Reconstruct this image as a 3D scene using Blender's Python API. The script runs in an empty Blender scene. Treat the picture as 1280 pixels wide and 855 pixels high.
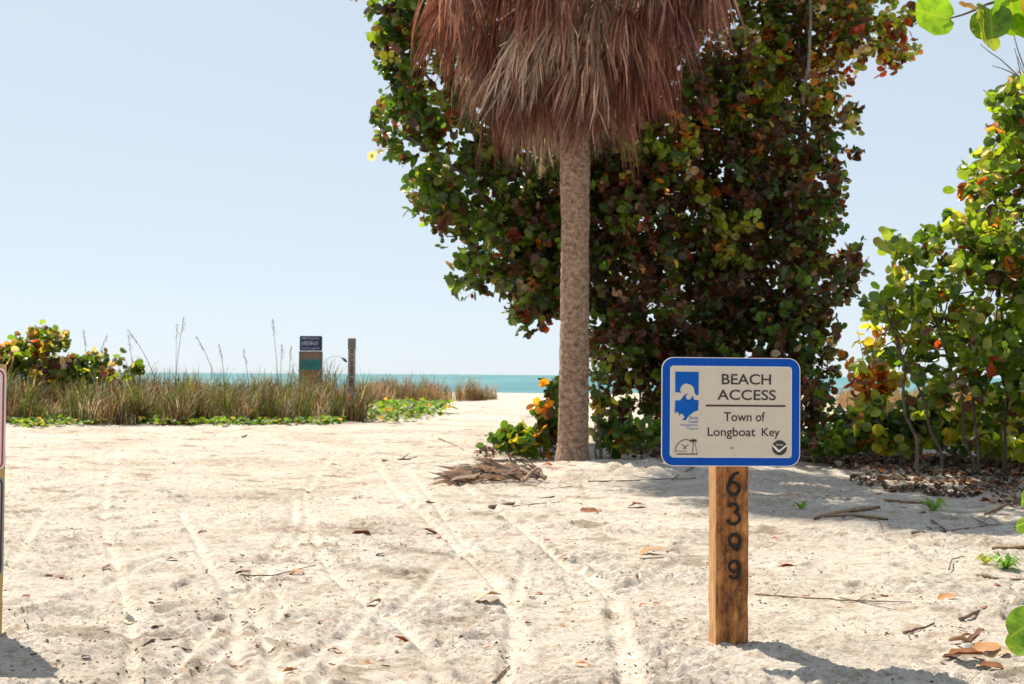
import bpy, math, random
import numpy as np
from mathutils import Vector, Matrix, Euler
rnd = random.Random(7)
rs = np.random.RandomState(11)
SC = bpy.context.scene
COL = SC.collection
R = math.radians

# ------------------------------------------------------------------ camera
CAMZ = 1.16
F = 1600.0 / 1280.0 * 36.0
cam_d = bpy.data.cameras.new("camera"); cam_d.lens = F; cam_d.sensor_width = 36
cam_d.clip_start = 0.05; cam_d.clip_end = 60000
cam_d.dof.use_dof = True; cam_d.dof.focus_distance = 6.2; cam_d.dof.aperture_fstop = 7.0
cam = bpy.data.objects.new("camera", cam_d); COL.objects.link(cam)
CM = Matrix.Rotation(R(90 + 1.47), 4, 'X') @ Matrix.Rotation(R(0.37), 4, 'Z')
cam.matrix_world = Matrix.Translation((0, 0, CAMZ)) @ CM
SC.camera = cam
CR = np.array(CM.to_3x3())

# ------------------------------------------------------------------ light
SUN = Vector((-0.43, 0.61, 1.0)).normalized()          # towards the sun
world = bpy.data.worlds.new("World"); SC.world = world; world.use_nodes = True
wn = world.node_tree
sky = wn.nodes.new('ShaderNodeTexSky'); sky.sky_type = 'NISHITA'; sky.sun_disc = False
sky.sun_elevation = math.asin(SUN.z); sky.sun_rotation = math.atan2(SUN.x, SUN.y)
sky.air_density = 0.5; sky.dust_density = 0.5; sky.ozone_density = 2.4; sky.altitude = 0
# bright sea haze: the whole dome is paler and more even than a clear one
gam = wn.nodes.new('ShaderNodeGamma'); gam.inputs[1].default_value = 0.20
vm = wn.nodes.new('ShaderNodeVectorMath'); vm.operation = 'MULTIPLY'; vm.inputs[1].default_value = (3.54, 3.81, 3.98)
wn.links.new(sky.outputs[0], gam.inputs[0]); wn.links.new(gam.outputs[0], vm.inputs[0])
wn.links.new(vm.outputs[0], wn.nodes['Background'].inputs[0])
wn.nodes['Background'].inputs[1].default_value = 0.10
sd = bpy.data.lights.new("sun", 'SUN'); sd.energy = 5.0; sd.angle = R(0.55); sd.color = (1.0, 0.90, 0.75)
sun = bpy.data.objects.new("sun", sd); COL.objects.link(sun)
sun.rotation_euler = SUN.to_track_quat('Z', 'Y').to_euler()
sun.location = (-6, 8, 14)
SC.view_settings.view_transform = 'Standard'; SC.view_settings.look = 'None'
SC.view_settings.exposure = 0.70; SC.view_settings.gamma = 1.0
SC.cycles.max_bounces = 8; SC.cycles.transmission_bounces = 6; SC.cycles.transparent_max_bounces = 8
SC.cycles.use_denoising = True; SC.cycles.sample_clamp_indirect = 4.0

# ------------------------------------------------------------------ helpers
def ray(px, py):
    v = CR @ np.array([(px - 640) / 1600.0, -(py - 427.5) / 1600.0, -1.0])
    return v / v[1]
def at(px, py, d):
    """world point on the line of sight of a photo pixel, d metres ahead"""
    v = ray(px, py); return Vector((v[0] * d, d, CAMZ + v[2] * d))
def proj(P):
    P = np.asarray(P, float) - np.array([0, 0, CAMZ])
    c = P @ CR
    return 640 + 1600 * c[..., 0] / -c[..., 2], 427.5 - 1600 * c[..., 1] / -c[..., 2]

_perm = np.concatenate([rs.permutation(256)] * 3)
_g = rs.uniform(0, 2 * np.pi, 256); _gx, _gy = np.cos(_g), np.sin(_g)
def noise(x, y):
    x = np.asarray(x, float); y = np.asarray(y, float)
    xi = np.floor(x).astype(np.int64); yi = np.floor(y).astype(np.int64)
    xf = x - xi; yf = y - yi; xi &= 255; yi &= 255
    u = xf ** 3 * (xf * (xf * 6 - 15) + 10); v = yf ** 3 * (yf * (yf * 6 - 15) + 10)
    def gr(ix, iy, fx, fy):
        h = _perm[_perm[ix & 255] + (iy & 255)]
        return _gx[h] * fx + _gy[h] * fy
    a = gr(xi, yi, xf, yf); b = gr(xi + 1, yi, xf - 1, yf)
    c = gr(xi, yi + 1, xf, yf - 1); d = gr(xi + 1, yi + 1, xf - 1, yf - 1)
    return 1.5 * ((a + u * (b - a)) + v * ((c + u * (d - c)) - (a + u * (b - a))))
def sm(a, b, x):
    t = np.clip((x - a) / (b - a), 0, 1); return t * t * (3 - 2 * t)

def s2l(c):
    return tuple((v / 12.92 if v <= .04045 else ((v + .055) / 1.055) ** 2.4) for v in [k / 255 for k in c])

class MB:
    """collects shapes that become ONE mesh object"""
    def __init__(s): s.v = []; s.f = []; s.c = []; s.m = []
    def add(s, v, f, col=None, mi=0):
        o = len(s.v); s.v += [tuple(p) for p in v]; s.f += [tuple(i + o for i in q) for q in f]
        s.c += [col or (1, 1, 1)] * len(v); s.m += [mi] * len(f); return s
    def box(s, c, d, col=None, rot=None, mi=0):
        vs = []
        for x in (-.5, .5):
            for y in (-.5, .5):
                for z in (-.5, .5):
                    p = Vector((x * d[0], y * d[1], z * d[2]))
                    if rot: p = rot @ p
                    vs.append(p + Vector(c))
        return s.add(vs, [(0, 1, 3, 2), (4, 6, 7, 5), (0, 4, 5, 1), (2, 3, 7, 6), (0, 2, 6, 4), (1, 5, 7, 3)], col, mi)
    def tube(s, pts, rad, n=6, col=None, cap=True, mi=0):
        pts = [Vector(p) for p in pts]; m = len(pts)
        if not hasattr(rad, '__len__'): rad = [rad] * m
        vs = []; up = Vector((0.13, 0.21, 1))
        for i, p in enumerate(pts):
            t = (pts[min(i + 1, m - 1)] - pts[max(i - 1, 0)]).normalized()
            a = t.cross(up)
            if a.length < 1e-3: a = t.cross(Vector((1, 0, 0)))
            a.normalize(); b = t.cross(a)
            for k in range(n):
                w = 2 * math.pi * k / n
                vs.append(p + (a * math.cos(w) + b * math.sin(w)) * rad[i])
        fs = [(i * n + k, i * n + (k + 1) % n, (i + 1) * n + (k + 1) % n, (i + 1) * n + k) for i in range(m - 1) for k in range(n)]
        if cap: fs += [tuple(range(n))[::-1], tuple(range((m - 1) * n, m * n))]
        return s.add(vs, fs, col, mi)
    def prism(s, poly, y0, y1, col=None, mi=0):
        """polygon in x,z extruded along y (front face at y0)"""
        n = len(poly)
        vs = [(x, y0, z) for x, z in poly] + [(x, y1, z) for x, z in poly]
        fs = [tuple(range(n))] + [tuple(range(n, 2 * n))[::-1]] + [(i, i + n, (i + 1) % n + n, (i + 1) % n) for i in range(n)]
        return s.add(vs, fs, col, mi)
    def mesh(s, name, mats, smooth=False):
        me = bpy.data.meshes.new(name); me.from_pydata(s.v, [], s.f)
        for m in (mats if isinstance(mats, (list, tuple)) else [mats]): me.materials.append(m)
        if max(s.m, default=0): me.polygons.foreach_set('material_index', s.m)
        a = me.color_attributes.new('Col', 'FLOAT_COLOR', 'POINT')
        cc = np.ones((len(s.v), 4), np.float32); cc[:, :3] = np.array(s.c, np.float32)
        a.data.foreach_set('color', cc.ravel())
        me.polygons.foreach_set('use_smooth', [smooth] * len(me.polygons)); me.update(); return me
    def obj(s, name, mats, parent=None, smooth=False):
        return link(name, s.mesh(name, mats, smooth), parent)

def link(name, me, parent=None):
    o = bpy.data.objects.new(name, me); COL.objects.link(o)
    if parent: o.parent = parent
    return o
def tag(o, label=None, cat=None, group=None, kind=None):
    if label: o['label'] = label
    if cat: o['category'] = cat
    if group: o['group'] = group
    if kind: o['kind'] = kind
    return o
def thing(name, label, cat, loc=(0, 0, 0), group=None, rz=0):
    o = bpy.data.objects.new(name, None); COL.objects.link(o); o.location = loc; o.rotation_euler = (0, 0, rz)
    o.empty_display_size = .2
    bpy.context.view_layer.update()
    return tag(o, label, cat, group)

def npmesh(name, V, Fq, C, mats, smooth=True, nper=3):
    me = bpy.data.meshes.new(name); n = len(V); m = len(Fq)
    me.vertices.add(n); me.vertices.foreach_set('co', np.asarray(V, np.float32).ravel())
    me.loops.add(m * nper); me.polygons.add(m)
    me.loops.foreach_set('vertex_index', np.asarray(Fq, np.int32).ravel())
    me.polygons.foreach_set('loop_start', np.arange(0, m * nper, nper, dtype=np.int32))
    me.polygons.foreach_set('use_smooth', np.full(m, smooth))
    me.materials.append(mats)
    if C is not None:
        a = me.color_attributes.new('Col', 'FLOAT_COLOR', 'POINT')
        cc = np.ones((n, 4), np.float32); cc[:, :3] = C
        a.data.foreach_set('color', cc.ravel())
    me.update(calc_edges=True); me.validate(); return me

# ------------------------------------------------------------------ materials
def mat(name):
    m = bpy.data.materials.new(name); m.use_nodes = True; nt = m.node_tree
    return m, nt, nt.nodes['Principled BSDF'], nt.nodes['Material Output']
def N(nt, t, **kw):
    n = nt.nodes.new(t)
    for k, v in kw.items():
        if isinstance(k, str) and hasattr(n, k): setattr(n, k, v)
        else: n.inputs[k].default_value = v
    return n
def NI(nt, t, ins):
    n = nt.nodes.new(t)
    for k, v in ins.items(): n.inputs[k].default_value = v
    return n
def ramp(nt, fac, stops):
    r = nt.nodes.new('ShaderNodeValToRGB'); e = r.color_ramp.elements
    while len(e) < len(stops): e.new(.5)
    for i, (p, c) in enumerate(stops): e[i].position = p; e[i].color = (*c, 1)
    nt.links.new(fac, r.inputs[0]); return r
def mul(nt, a, b, fac=1.0, mode='MULTIPLY'):
    m = nt.nodes.new('ShaderNodeMix'); m.data_type = 'RGBA'; m.blend_type = mode
    m.inputs['Factor'].default_value = fac
    for s, i in ((a, 6), (b, 7)):
        if isinstance(s, tuple): m.inputs[i].default_value = (*s, 1)
        else: nt.links.new(s, m.inputs[i])
    return m.outputs[2]
def objco(nt):
    return nt.nodes.new('ShaderNodeTexCoord').outputs['Object']
def bump(nt, b, h, dist, strength=1.0, prev=None):
    n = nt.nodes.new('ShaderNodeBump'); n.inputs['Distance'].default_value = dist; n.inputs['Strength'].default_value = strength
    nt.links.new(h, n.inputs['Height'])
    if prev: nt.links.new(prev, n.inputs['Normal'])
    if b: nt.links.new(n.outputs[0], b.inputs['Normal'])
    return n.outputs[0]

def m_sand():
    m, nt, b, o = mat('sand'); L = nt.links.new; co = objco(nt)
    n1 = NI(nt, 'ShaderNodeTexNoise', {'Scale': 1.1, 'Detail': 6.0, 'Roughness': .65}); L(co, n1.inputs['Vector'])
    n2 = NI(nt, 'ShaderNodeTexNoise', {'Scale': 34.0, 'Detail': 5.0, 'Roughness': .75}); L(co, n2.inputs['Vector'])
    n3 = NI(nt, 'ShaderNodeTexNoise', {'Scale': 210.0, 'Detail': 3.0, 'Roughness': .8}); L(co, n3.inputs['Vector'])
    n4 = NI(nt, 'ShaderNodeTexNoise', {'Scale': 9.0, 'Detail': 6.0, 'Roughness': .7}); L(co, n4.inputs['Vector'])
    at_ = nt.nodes.new('ShaderNodeAttribute'); at_.attribute_name = 'Col'
    r1 = ramp(nt, n1.outputs['Fac'], [(.3, (.50, .445, .38)), (.5, (.59, .535, .475)), (.72, (.635, .585, .53))])
    r2 = ramp(nt, n2.outputs['Fac'], [(.34, (.56, .47, .38)), (.46, (.96, .95, .93)), (.7, (1.15, 1.15, 1.15))])
    r3 = ramp(nt, n3.outputs['Fac'], [(.30, (.5, .47, .44)), (.44, (.97, .97, .97)), (.75, (1.08, 1.08, 1.08))])
    r4 = ramp(nt, n4.outputs['Fac'], [(.36, (.76, .68, .60)), (.48, (1, 1, 1)), (.8, (1.12, 1.12, 1.12))])
    c = mul(nt, r1.outputs[0], r2.outputs[0]); c = mul(nt, c, r3.outputs[0]); c = mul(nt, c, r4.outputs[0]); c = mul(nt, c, at_.outputs['Color'])
    L(c, b.inputs['Base Color']); b.inputs['Roughness'].default_value = .95; b.inputs['Specular IOR Level'].default_value = .15
    p = bump(nt, None, n4.outputs['Fac'], .035, 1.0)
    p = bump(nt, None, n2.outputs['Fac'], .012, 1.0, p)
    bump(nt, b, n3.outputs['Fac'], .0035, 1.0, p)
    return m
def m_leaf(name, rough=.30, trans=.45):
    m, nt, b, o = mat(name); L = nt.links.new
    a = nt.nodes.new('ShaderNodeAttribute'); a.attribute_name = 'Col'; co = objco(nt)
    n = NI(nt, 'ShaderNodeTexNoise', {'Scale': 22.0, 'Detail': 3.0}); L(co, n.inputs['Vector'])
    r = ramp(nt, n.outputs['Fac'], [(.3, (.7, .66, .6)), (.55, (1, 1, 1)), (.75, (1.15, 1.12, 1))])
    c = mul(nt, a.outputs['Color'], r.outputs[0])
    L(c, b.inputs['Base Color']); b.inputs['Roughness'].default_value = rough
    b.inputs['Specular IOR Level'].default_value = .6
    t = nt.nodes.new('ShaderNodeBsdfTranslucent')
    c2 = mul(nt, c, (2.3, 2.35, .9)); L(c2, t.inputs['Color'])
    mx = nt.nodes.new('ShaderNodeMixShader'); mx.inputs[0].default_value = trans
    L(b.outputs[0], mx.inputs[1]); L(t.outputs[0], mx.inputs[2]); L(mx.outputs[0], o.inputs['Surface'])
    return m
def m_near_leaf():
    m, nt, b, o = mat('near_leaf'); L = nt.links.new
    a = nt.nodes.new('ShaderNodeAttribute'); a.attribute_name = 'Col'; co = objco(nt)
    uv = nt.nodes.new('ShaderNodeSeparateXYZ'); L(co, uv.inputs[0])
    # veins: bands of (y - |x|*0.8) plus the midrib
    ab = N(nt, 'ShaderNodeMath', operation='ABSOLUTE'); L(uv.outputs[0], ab.inputs[0])
    k = N(nt, 'ShaderNodeMath', operation='MULTIPLY'); k.inputs[1].default_value = .75; L(ab.outputs[0], k.inputs[0])
    s = N(nt, 'ShaderNodeMath', operation='SUBTRACT'); L(uv.outputs[1], s.inputs[0]); L(k.outputs[0], s.inputs[1])
    q = N(nt, 'ShaderNodeMath', operation='MULTIPLY'); q.inputs[1].default_value = 6.2; L(s.outputs[0], q.inputs[0])
    fr = N(nt, 'ShaderNodeMath', operation='PINGPONG'); fr.inputs[1].default_value = .5; L(q.outputs[0], fr.inputs[0])
    v1 = ramp(nt, fr.outputs[0], [(.0, (1, 1, 1)), (.07, (0, 0, 0)), (1, (0, 0, 0))])
    v2 = ramp(nt, ab.outputs[0], [(.0, (1, 1, 1)), (.02, (1, 1, 1)), (.035, (0, 0, 0))])
    vv = mul(nt, v1.outputs[0], v2.outputs[0], 1, 'LIGHTEN')
    n = NI(nt, 'ShaderNodeTexNoise', {'Scale': 3.0, 'Detail': 5.0}); L(co, n.inputs['Vector'])
    r = ramp(nt, n.outputs['Fac'], [(.35, (.55, .6, .5)), (.5, (1, 1, 1)), (.8, (1.2, 1.15, 1))])
    c = mul(nt, a.outputs['Color'], r.outputs[0])
    mx0 = nt.nodes.new('ShaderNodeMix'); mx0.data_type = 'RGBA'
    sc = N(nt, 'ShaderNodeMath', operation='MULTIPLY'); sc.inputs[1].default_value = .45
    L(vv, sc.inputs[0]); L(sc.outputs[0], mx0.inputs['Factor']); L(c, mx0.inputs[6]); mx0.inputs[7].default_value = (.30, .30, .07, 1)
    c = mx0.outputs[2]
    L(c, b.inputs['Base Color']); b.inputs['Roughness'].default_value = .35
    t = nt.nodes.new('ShaderNodeBsdfTranslucent'); c2 = mul(nt, c, (2.2, 2.3, .8)); L(c2, t.inputs['Color'])
    mx = nt.nodes.new('ShaderNodeMixShader'); mx.inputs[0].default_value = .5
    L(b.outputs[0], mx.inputs[1]); L(t.outputs[0], mx.inputs[2]); L(mx.outputs[0], o.inputs['Surface'])
    bump(nt, b, vv, .01, .5)
    return m
def m_bark(name, c1, c2, c3, scale=(6, 6, 2), dist=.02):
    m, nt, b, o = mat(name); L = nt.links.new; co = objco(nt)
    mp = nt.nodes.new('ShaderNodeMapping'); mp.inputs['Scale'].default_value = scale; L(co, mp.inputs['Vector'])
    n = NI(nt, 'ShaderNodeTexNoise', {'Scale': 3.0, 'Detail': 8.0, 'Roughness': .75}); L(mp.outputs[0], n.inputs['Vector'])
    r = ramp(nt, n.outputs['Fac'], [(.33, c1), (.5, c2), (.68, c3)])
    n2 = NI(nt, 'ShaderNodeTexNoise', {'Scale': 26.0, 'Detail': 6.0, 'Roughness': .85}); L(co, n2.inputs['Vector'])
    r2 = ramp(nt, n2.outputs['Fac'], [(.38, (.30, .27, .26)), (.49, (.95, .95, .95)), (.7, (1.25, 1.25, 1.25))])
    L(mul(nt, r.outputs[0], r2.outputs[0]), b.inputs['Base Color']); b.inputs['Roughness'].default_value = .9
    p = bump(nt, None, n.outputs['Fac'], dist, 1.0); bump(nt, b, n2.outputs['Fac'], dist * .4, 1.0, p)
    return m
def m_vcol(name, rough=.85, noise_s=30.0, trans=0.0):
    m, nt, b, o = mat(name); L = nt.links.new
    a = nt.nodes.new('ShaderNodeAttribute'); a.attribute_name = 'Col'; co = objco(nt)
    n = NI(nt, 'ShaderNodeTexNoise', {'Scale': noise_s, 'Detail': 4.0, 'Roughness': .7}); L(co, n.inputs['Vector'])
    r = ramp(nt, n.outputs['Fac'], [(.3, (.6, .58, .56)), (.55, (1, 1, 1)), (.75, (1.2, 1.2, 1.2))])
    c = mul(nt, a.outputs['Color'], r.outputs[0]); L(c, b.inputs['Base Color']); b.inputs['Roughness'].default_value = rough
    b.inputs['Specular IOR Level'].default_value = .3
    if trans:
        t = nt.nodes.new('ShaderNodeBsdfTranslucent'); L(mul(nt, c, (1.5, 1.4, 1.1)), t.inputs['Color'])
        mx = nt.nodes.new('ShaderNodeMixShader'); mx.inputs[0].default_value = trans
        L(b.outputs[0], mx.inputs[1]); L(t.outputs[0], mx.inputs[2]); L(mx.outputs[0], o.inputs['Surface'])
    return m
def m_paint(name, col, rough=.4, var=.12, spec=.5):
    m, nt, b, o = mat(name); L = nt.links.new; co = objco(nt)
    n = NI(nt, 'ShaderNodeTexNoise', {'Scale': 18.0, 'Detail': 6.0, 'Roughness': .7}); L(co, n.inputs['Vector'])
    r = ramp(nt, n.outputs['Fac'], [(.3, (1 - var,) * 3), (.7, (1 + var * .4,) * 3)])
    L(mul(nt, r.outputs[0], col), b.inputs['Base Color']); b.inputs['Roughness'].default_value = rough
    b.inputs['Specular IOR Level'].default_value = spec
    return m
def m_post_wood():
    m, nt, b, o = mat('post_wood'); L = nt.links.new; co = objco(nt)
    mp = nt.nodes.new('ShaderNodeMapping'); mp.inputs['Scale'].default_value = (40, 40, 2.6); L(co, mp.inputs['Vector'])
    w = NI(nt, 'ShaderNodeTexNoise', {'Scale': 1.0, 'Detail': 9.0, 'Roughness': .65, 'Distortion': .8}); L(mp.outputs[0], w.inputs['Vector'])
    r = ramp(nt, w.outputs['Fac'], [(.30, (.22, .09, .03)), (.46, (.42, .21, .075)), (.6, (.56, .32, .13)), (.75, (.66, .43, .21))])
    mp2 = nt.nodes.new('ShaderNodeMapping'); mp2.inputs['Scale'].default_value = (9, 9, 5); L(co, mp2.inputs['Vector'])
    n2 = NI(nt, 'ShaderNodeTexNoise', {'Scale': 1.3, 'Detail': 8.0, 'Roughness': .75}); L(mp2.outputs[0], n2.inputs['Vector'])
    r2 = ramp(nt, n2.outputs['Fac'], [(.40, (.20, .12, .07)), (.50, (.66, .50, .33)), (.62, (1.15, 1.0, .82))])
    # the front face (towards -y) is mottled and darker
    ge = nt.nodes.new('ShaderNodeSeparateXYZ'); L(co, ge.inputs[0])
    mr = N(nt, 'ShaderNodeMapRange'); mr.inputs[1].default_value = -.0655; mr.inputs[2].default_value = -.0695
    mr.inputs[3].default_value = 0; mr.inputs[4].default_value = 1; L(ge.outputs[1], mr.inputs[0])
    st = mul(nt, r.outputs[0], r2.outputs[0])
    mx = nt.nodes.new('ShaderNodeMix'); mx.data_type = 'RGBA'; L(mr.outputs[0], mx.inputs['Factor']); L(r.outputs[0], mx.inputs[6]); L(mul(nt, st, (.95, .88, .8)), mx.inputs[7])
    L(mx.outputs[2], b.inputs['Base Color']); b.inputs['Roughness'].default_value = .75
    bump(nt, b, w.outputs['Fac'], .004, .8)
    return m
def m_sea():
    m, nt, b, o = mat('sea'); L = nt.links.new; co = objco(nt)
    mp = nt.nodes.new('ShaderNodeMapping'); mp.inputs['Scale'].default_value = (.25, .9, 1); L(co, mp.inputs['Vector'])
    n = NI(nt, 'ShaderNodeTexNoise', {'Scale': .6, 'Detail': 5.0, 'Roughness': .6}); L(mp.outputs[0], n.inputs['Vector'])
    mp2 = nt.nodes.new('ShaderNodeMapping'); mp2.inputs['Scale'].default_value = (.02, .006, 1); L(co, mp2.inputs['Vector'])
    n2 = NI(nt, 'ShaderNodeTexNoise', {'Scale': 1.0, 'Detail': 5.0, 'Roughness': .6}); L(mp2.outputs[0], n2.inputs['Vector'])
    r = ramp(nt, n2.outputs['Fac'], [(.3, (.075, .19, .23)), (.5, (.10, .235, .265)), (.7, (.16, .30, .32))])
    r2 = ramp(nt, n.outputs['Fac'], [(.3, (.8, .85, .85)), (.6, (1, 1, 1)), (.74, (1.1, 1.1, 1.1)), (.8, (1.9, 1.7, 1.6))])
    L(mul(nt, r.outputs[0], r2.outputs[0]), b.inputs['Base Color'])
    b.inputs['Roughness'].default_value = .6; b.inputs['Specular IOR Level'].default_value = .18; b.inputs['IOR'].default_value = 1.2
    bump(nt, b, n.outputs['Fac'], .6, 1.0)
    return m

M_SAND = m_sand(); M_LEAF = m_leaf('leaf'); M_NEAR = m_near_leaf(); M_MATTE = m_leaf('matte_leaf', .62, .4); M_SEA = m_sea()
M_DRY = m_vcol('dry_leaf', .7, 60.0, .15); M_FROND = m_vcol('dead_frond', .75, 25.0, .22); M_GRASS = m_vcol('grass_blade', .6, 3.0, .35)
M_BARK = m_bark('grey_bark', (.10, .075, .06), (.22, .18, .15), (.36, .31, .27))
M_PALM = m_bark('palm_bark', (.15, .085, .055), (.48, .305, .20), (.70, .52, .38), (4, 4, 6), .05)
M_DKBARK = m_bark('dark_bark', (.05, .035, .025), (.11, .08, .06), (.24, .19, .15))
M_WOODS = m_bark('driftwood', (.08, .05, .035), (.20, .14, .10), (.36, .28, .22), (30, 30, 30), .002)
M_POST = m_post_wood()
M_OLDW = m_bark('weathered_wood', (.10, .09, .085), (.22, .20, .18), (.34, .31, .28), (20, 20, 2), .004)

# ------------------------------------------------------------------ ground
def base_h(x, y):
    x = np.asarray(x, float); y = np.asarray(y, float)
    h = .36 * sm(14, 46, y)                                  # rise to the dune crest
    h = h - 2.6 * sm(56, 100, y) - 4 * sm(100, 400, y)       # beach down into the water
    h = h + .09 * np.exp(-(((x - 1.3) / 1.5) ** 2 + ((y - 15.6) / 1.1) ** 2))   # mound at the palm foot
    h = h + .10 * np.exp(-(((x - 2.8) / 1.1) ** 2 + ((y - 14.8) / .7) ** 2)) * .6
    h = h + .12 * sm(2.0, 5.0, x - .28 * y + 1.4) * sm(3, 9, y) * (1 - sm(30, 44, y))
    h = h + .10 * sm(-4, -9, x - 0 * y) * sm(22, 32, y) * (1 - sm(50, 70, y))
    h = h + .045 * noise(x * .35 + 3, y * .3 + 9) * (1 - sm(48, 80, y))
    return h
def ground_at(px, py, fn=None):
    fn = fn or base_h; v = ray(px, py); d = 10.0
    for _ in range(60):
        z = float(fn(v[0] * d, d)); nd = (z - CAMZ) / v[2]
        d = d * .5 + nd * .5
    return v[0] * d, d
TRACKS = [[(470, 575), (490, 610), (530, 645), (565, 680), (590, 701), (625, 740), (639, 768), (642, 796), (634, 830), (630, 870)],
          [(560, 600), (610, 630), (650, 660), (674, 680), (709, 712), (751, 736), (765, 750), (769, 785), (776, 820), (785, 870)],
          [(690, 700), (735, 720), (770, 760), (790, 820), (800, 870)],
          [(660, 700), (652, 722), (645, 747), (648, 790), (656, 830)],
          [(478, 735), (460, 764), (435, 796), (402, 850), (390, 875)],
          [(381, 622), (385, 650), (372, 675), (348, 700), (332, 722), (300, 750), (260, 790), (215, 840), (195, 870)],
          [(366, 618), (368, 650), (350, 680), (315, 720), (280, 752)],
          [(262, 708), (284, 738), (298, 765), (294, 800), (300, 870)],
          [(60, 630), (40, 665), (26, 690), (10, 715)],
          [(430, 560), (400, 590), (380, 622)],
          [(150, 560), (130, 640), (150, 720), (165, 790), (160, 870)],
          [(345, 735), (352, 760), (330, 785), (290, 805), (240, 850)],
          [(850, 700), (800, 730), (740, 745)],
          [(505, 585), (540, 625), (590, 690), (650, 722)],
          [(225, 640), (262, 708), (300, 735), (330, 790), (350, 870)], [(20, 770), (110, 745), (190, 700), (262, 690)],
          [(560, 870), (520, 800), (440, 740), (400, 690), (388, 640)], [(700, 640), (640, 660), (560, 700), (500, 760), (420, 800), (300, 860)]]
TRK = []
for t in TRACKS:
    g = [ground_at(*p) for p in t]
    # round the corners
    q = []
    for i in range(len(g) - 1):
        for k in range(5):
            s = k / 5; p0 = g[max(i - 1, 0)]; p1 = g[i]; p2 = g[i + 1]; p3 = g[min(i + 2, len(g) - 1)]
            q.append(tuple(.5 * ((2 * p1[j]) + (-p0[j] + p2[j]) * s + (2 * p0[j] - 5 * p1[j] + 4 * p2[j] - p3[j]) * s * s + (-p0[j] + 3 * p1[j] - 3 * p2[j] + p3[j]) * s ** 3) for j in (0, 1)))
    q.append(g[-1]); TRK.append(q)
FOOT = []
for i in range(330):
    y = 3.6 + 20 * rnd.random() ** 1.3; x = rnd.uniform(-.48, .48) * y
    if abs(x - 1.25) < .65 and y < 6.3: continue
    FOOT.append((x, y, rnd.gauss(1.2, .6), rnd.uniform(.012, .040), rnd.uniform(.6, 1.2)))
def detail(x, y):
    """returns fine height and a smooth 0..1 'pressed' mask"""
    near = (1 - sm(30, 50, y)); x = np.asarray(x, float); y = np.asarray(y, float)
    dmin = np.full(x.shape, 9.0)
    for q in TRK:
        for a, b in zip(q[:-1], q[1:]):
            bx, by = b[0] - a[0], b[1] - a[1]; L2 = bx * bx + by * by + 1e-9
            sel = (x > min(a[0], b[0]) - .25) & (x < max(a[0], b[0]) + .25) & (y > min(a[1], b[1]) - .25) & (y < max(a[1], b[1]) + .25)
            if not sel.any(): continue
            xs, ys = x[sel], y[sel]
            t = np.clip(((xs - a[0]) * bx + (ys - a[1]) * by) / L2, 0, 1)
            d = np.hypot(xs - a[0] - t * bx, ys - a[1] - t * by)
            dmin[sel] = np.minimum(dmin[sel], d)
    wob = 1 + .35 * noise(x * 5, y * 5)
    tr = np.exp(-(dmin / (.030 * wob)) ** 4)
    rim = np.exp(-((dmin - .056) / .018) ** 2)
    h = -.017 * tr + .008 * rim * (1 + noise(x * 14, y * 14))
    for fx, fy, a, dp, s in FOOT:
        sel = (np.abs(x - fx) < .28) & (np.abs(y - fy) < .28)
        if not sel.any(): continue
        dx, dy = x[sel] - fx, y[sel] - fy; ca, sa = math.cos(a), math.sin(a)
        u = (dx * ca + dy * sa) / (.115 * s); v = (-dx * sa + dy * ca) / (.05 * s)
        r = np.sqrt(u * u + v * v)
        h[sel] += -dp * np.exp(-r ** 4) + dp * .45 * np.exp(-((r - 1.35) / .3) ** 2)
    rough = sm(-.25, .5, noise(x * .8 + 40, y * .8) + .5 * noise(x * 2.3, y * 2.3 + 7))
    keep = (1 - .85 * tr)
    n = .022 * noise(x * 2.4, y * 3.0) + .008 * np.abs(noise(x * 7, y * 6.3))
    n2 = 1.3 * (.010 * noise(x * 13, y * 17) + .008 * noise(x * 30, y * 36) + .0045 * noise(x * 75, y * 80)) * (.3 + 1.3 * rough)
    rip = .004 * np.sin(y * 34 + 5 * noise(x * 1.4, y * 1.4)) * sm(0, .4, noise(x * .9 + 11, y * .9 + 5))
    # kicked up clods round the sign posts, the palm foot and lower right
    lump = np.exp(-(((x - 1.2) / 1.5) ** 2 + ((y - 14.9) / .9) ** 2))
    clod = np.exp(-(((x - .95) / .55) ** 2 + ((y - 5.6) / .4) ** 2)) + np.exp(-(((x - 1.6) / .7) ** 2 + ((y - 5.2) / .6) ** 2)) + .8 * np.exp(-(((x + 1.9) / .5) ** 2 + ((y - 5.5) / .4) ** 2)) + 1.0 * np.exp(-(((x - 1.6) / 1.6) ** 2 + ((y - 15) / 1.0) ** 2))
    n3 = clod * (.012 * np.maximum(noise(x * 22, y * 22), 0) + .009 * np.maximum(noise(x * 48, y * 48), 0) + .03 * np.abs(noise(x * 4, y * 4)) * sm(10, 13, y))
    grit = sm(.05, .45, noise(x * 1.6 + 21, y * 2.2) + .4 * noise(x * 6, y * 8)) * (.010 * np.maximum(noise(x * 26, y * 32), 0) + .008 * np.maximum(noise(x * 55, y * 60), 0))
    h = h + (n + n2 + rip + grit) * keep + n3 + lump * (.07 * np.abs(noise(x * 2.1, y * 2.4)) + .035 * np.maximum(noise(x * 6, y * 6), 0))
    return h * near, tr * near
def hgt(x, y):
    x = np.atleast_1d(np.asarray(x, float)); y = np.atleast_1d(np.asarray(y, float))
    return base_h(x, y) + detail(x, y)[0]
def gz(x, y): return float(hgt(x, y)[0])
def gp(px, py, up=0.0):
    x, y = ground_at(px, py); return Vector((x, y, gz(x, y) + up))

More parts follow.
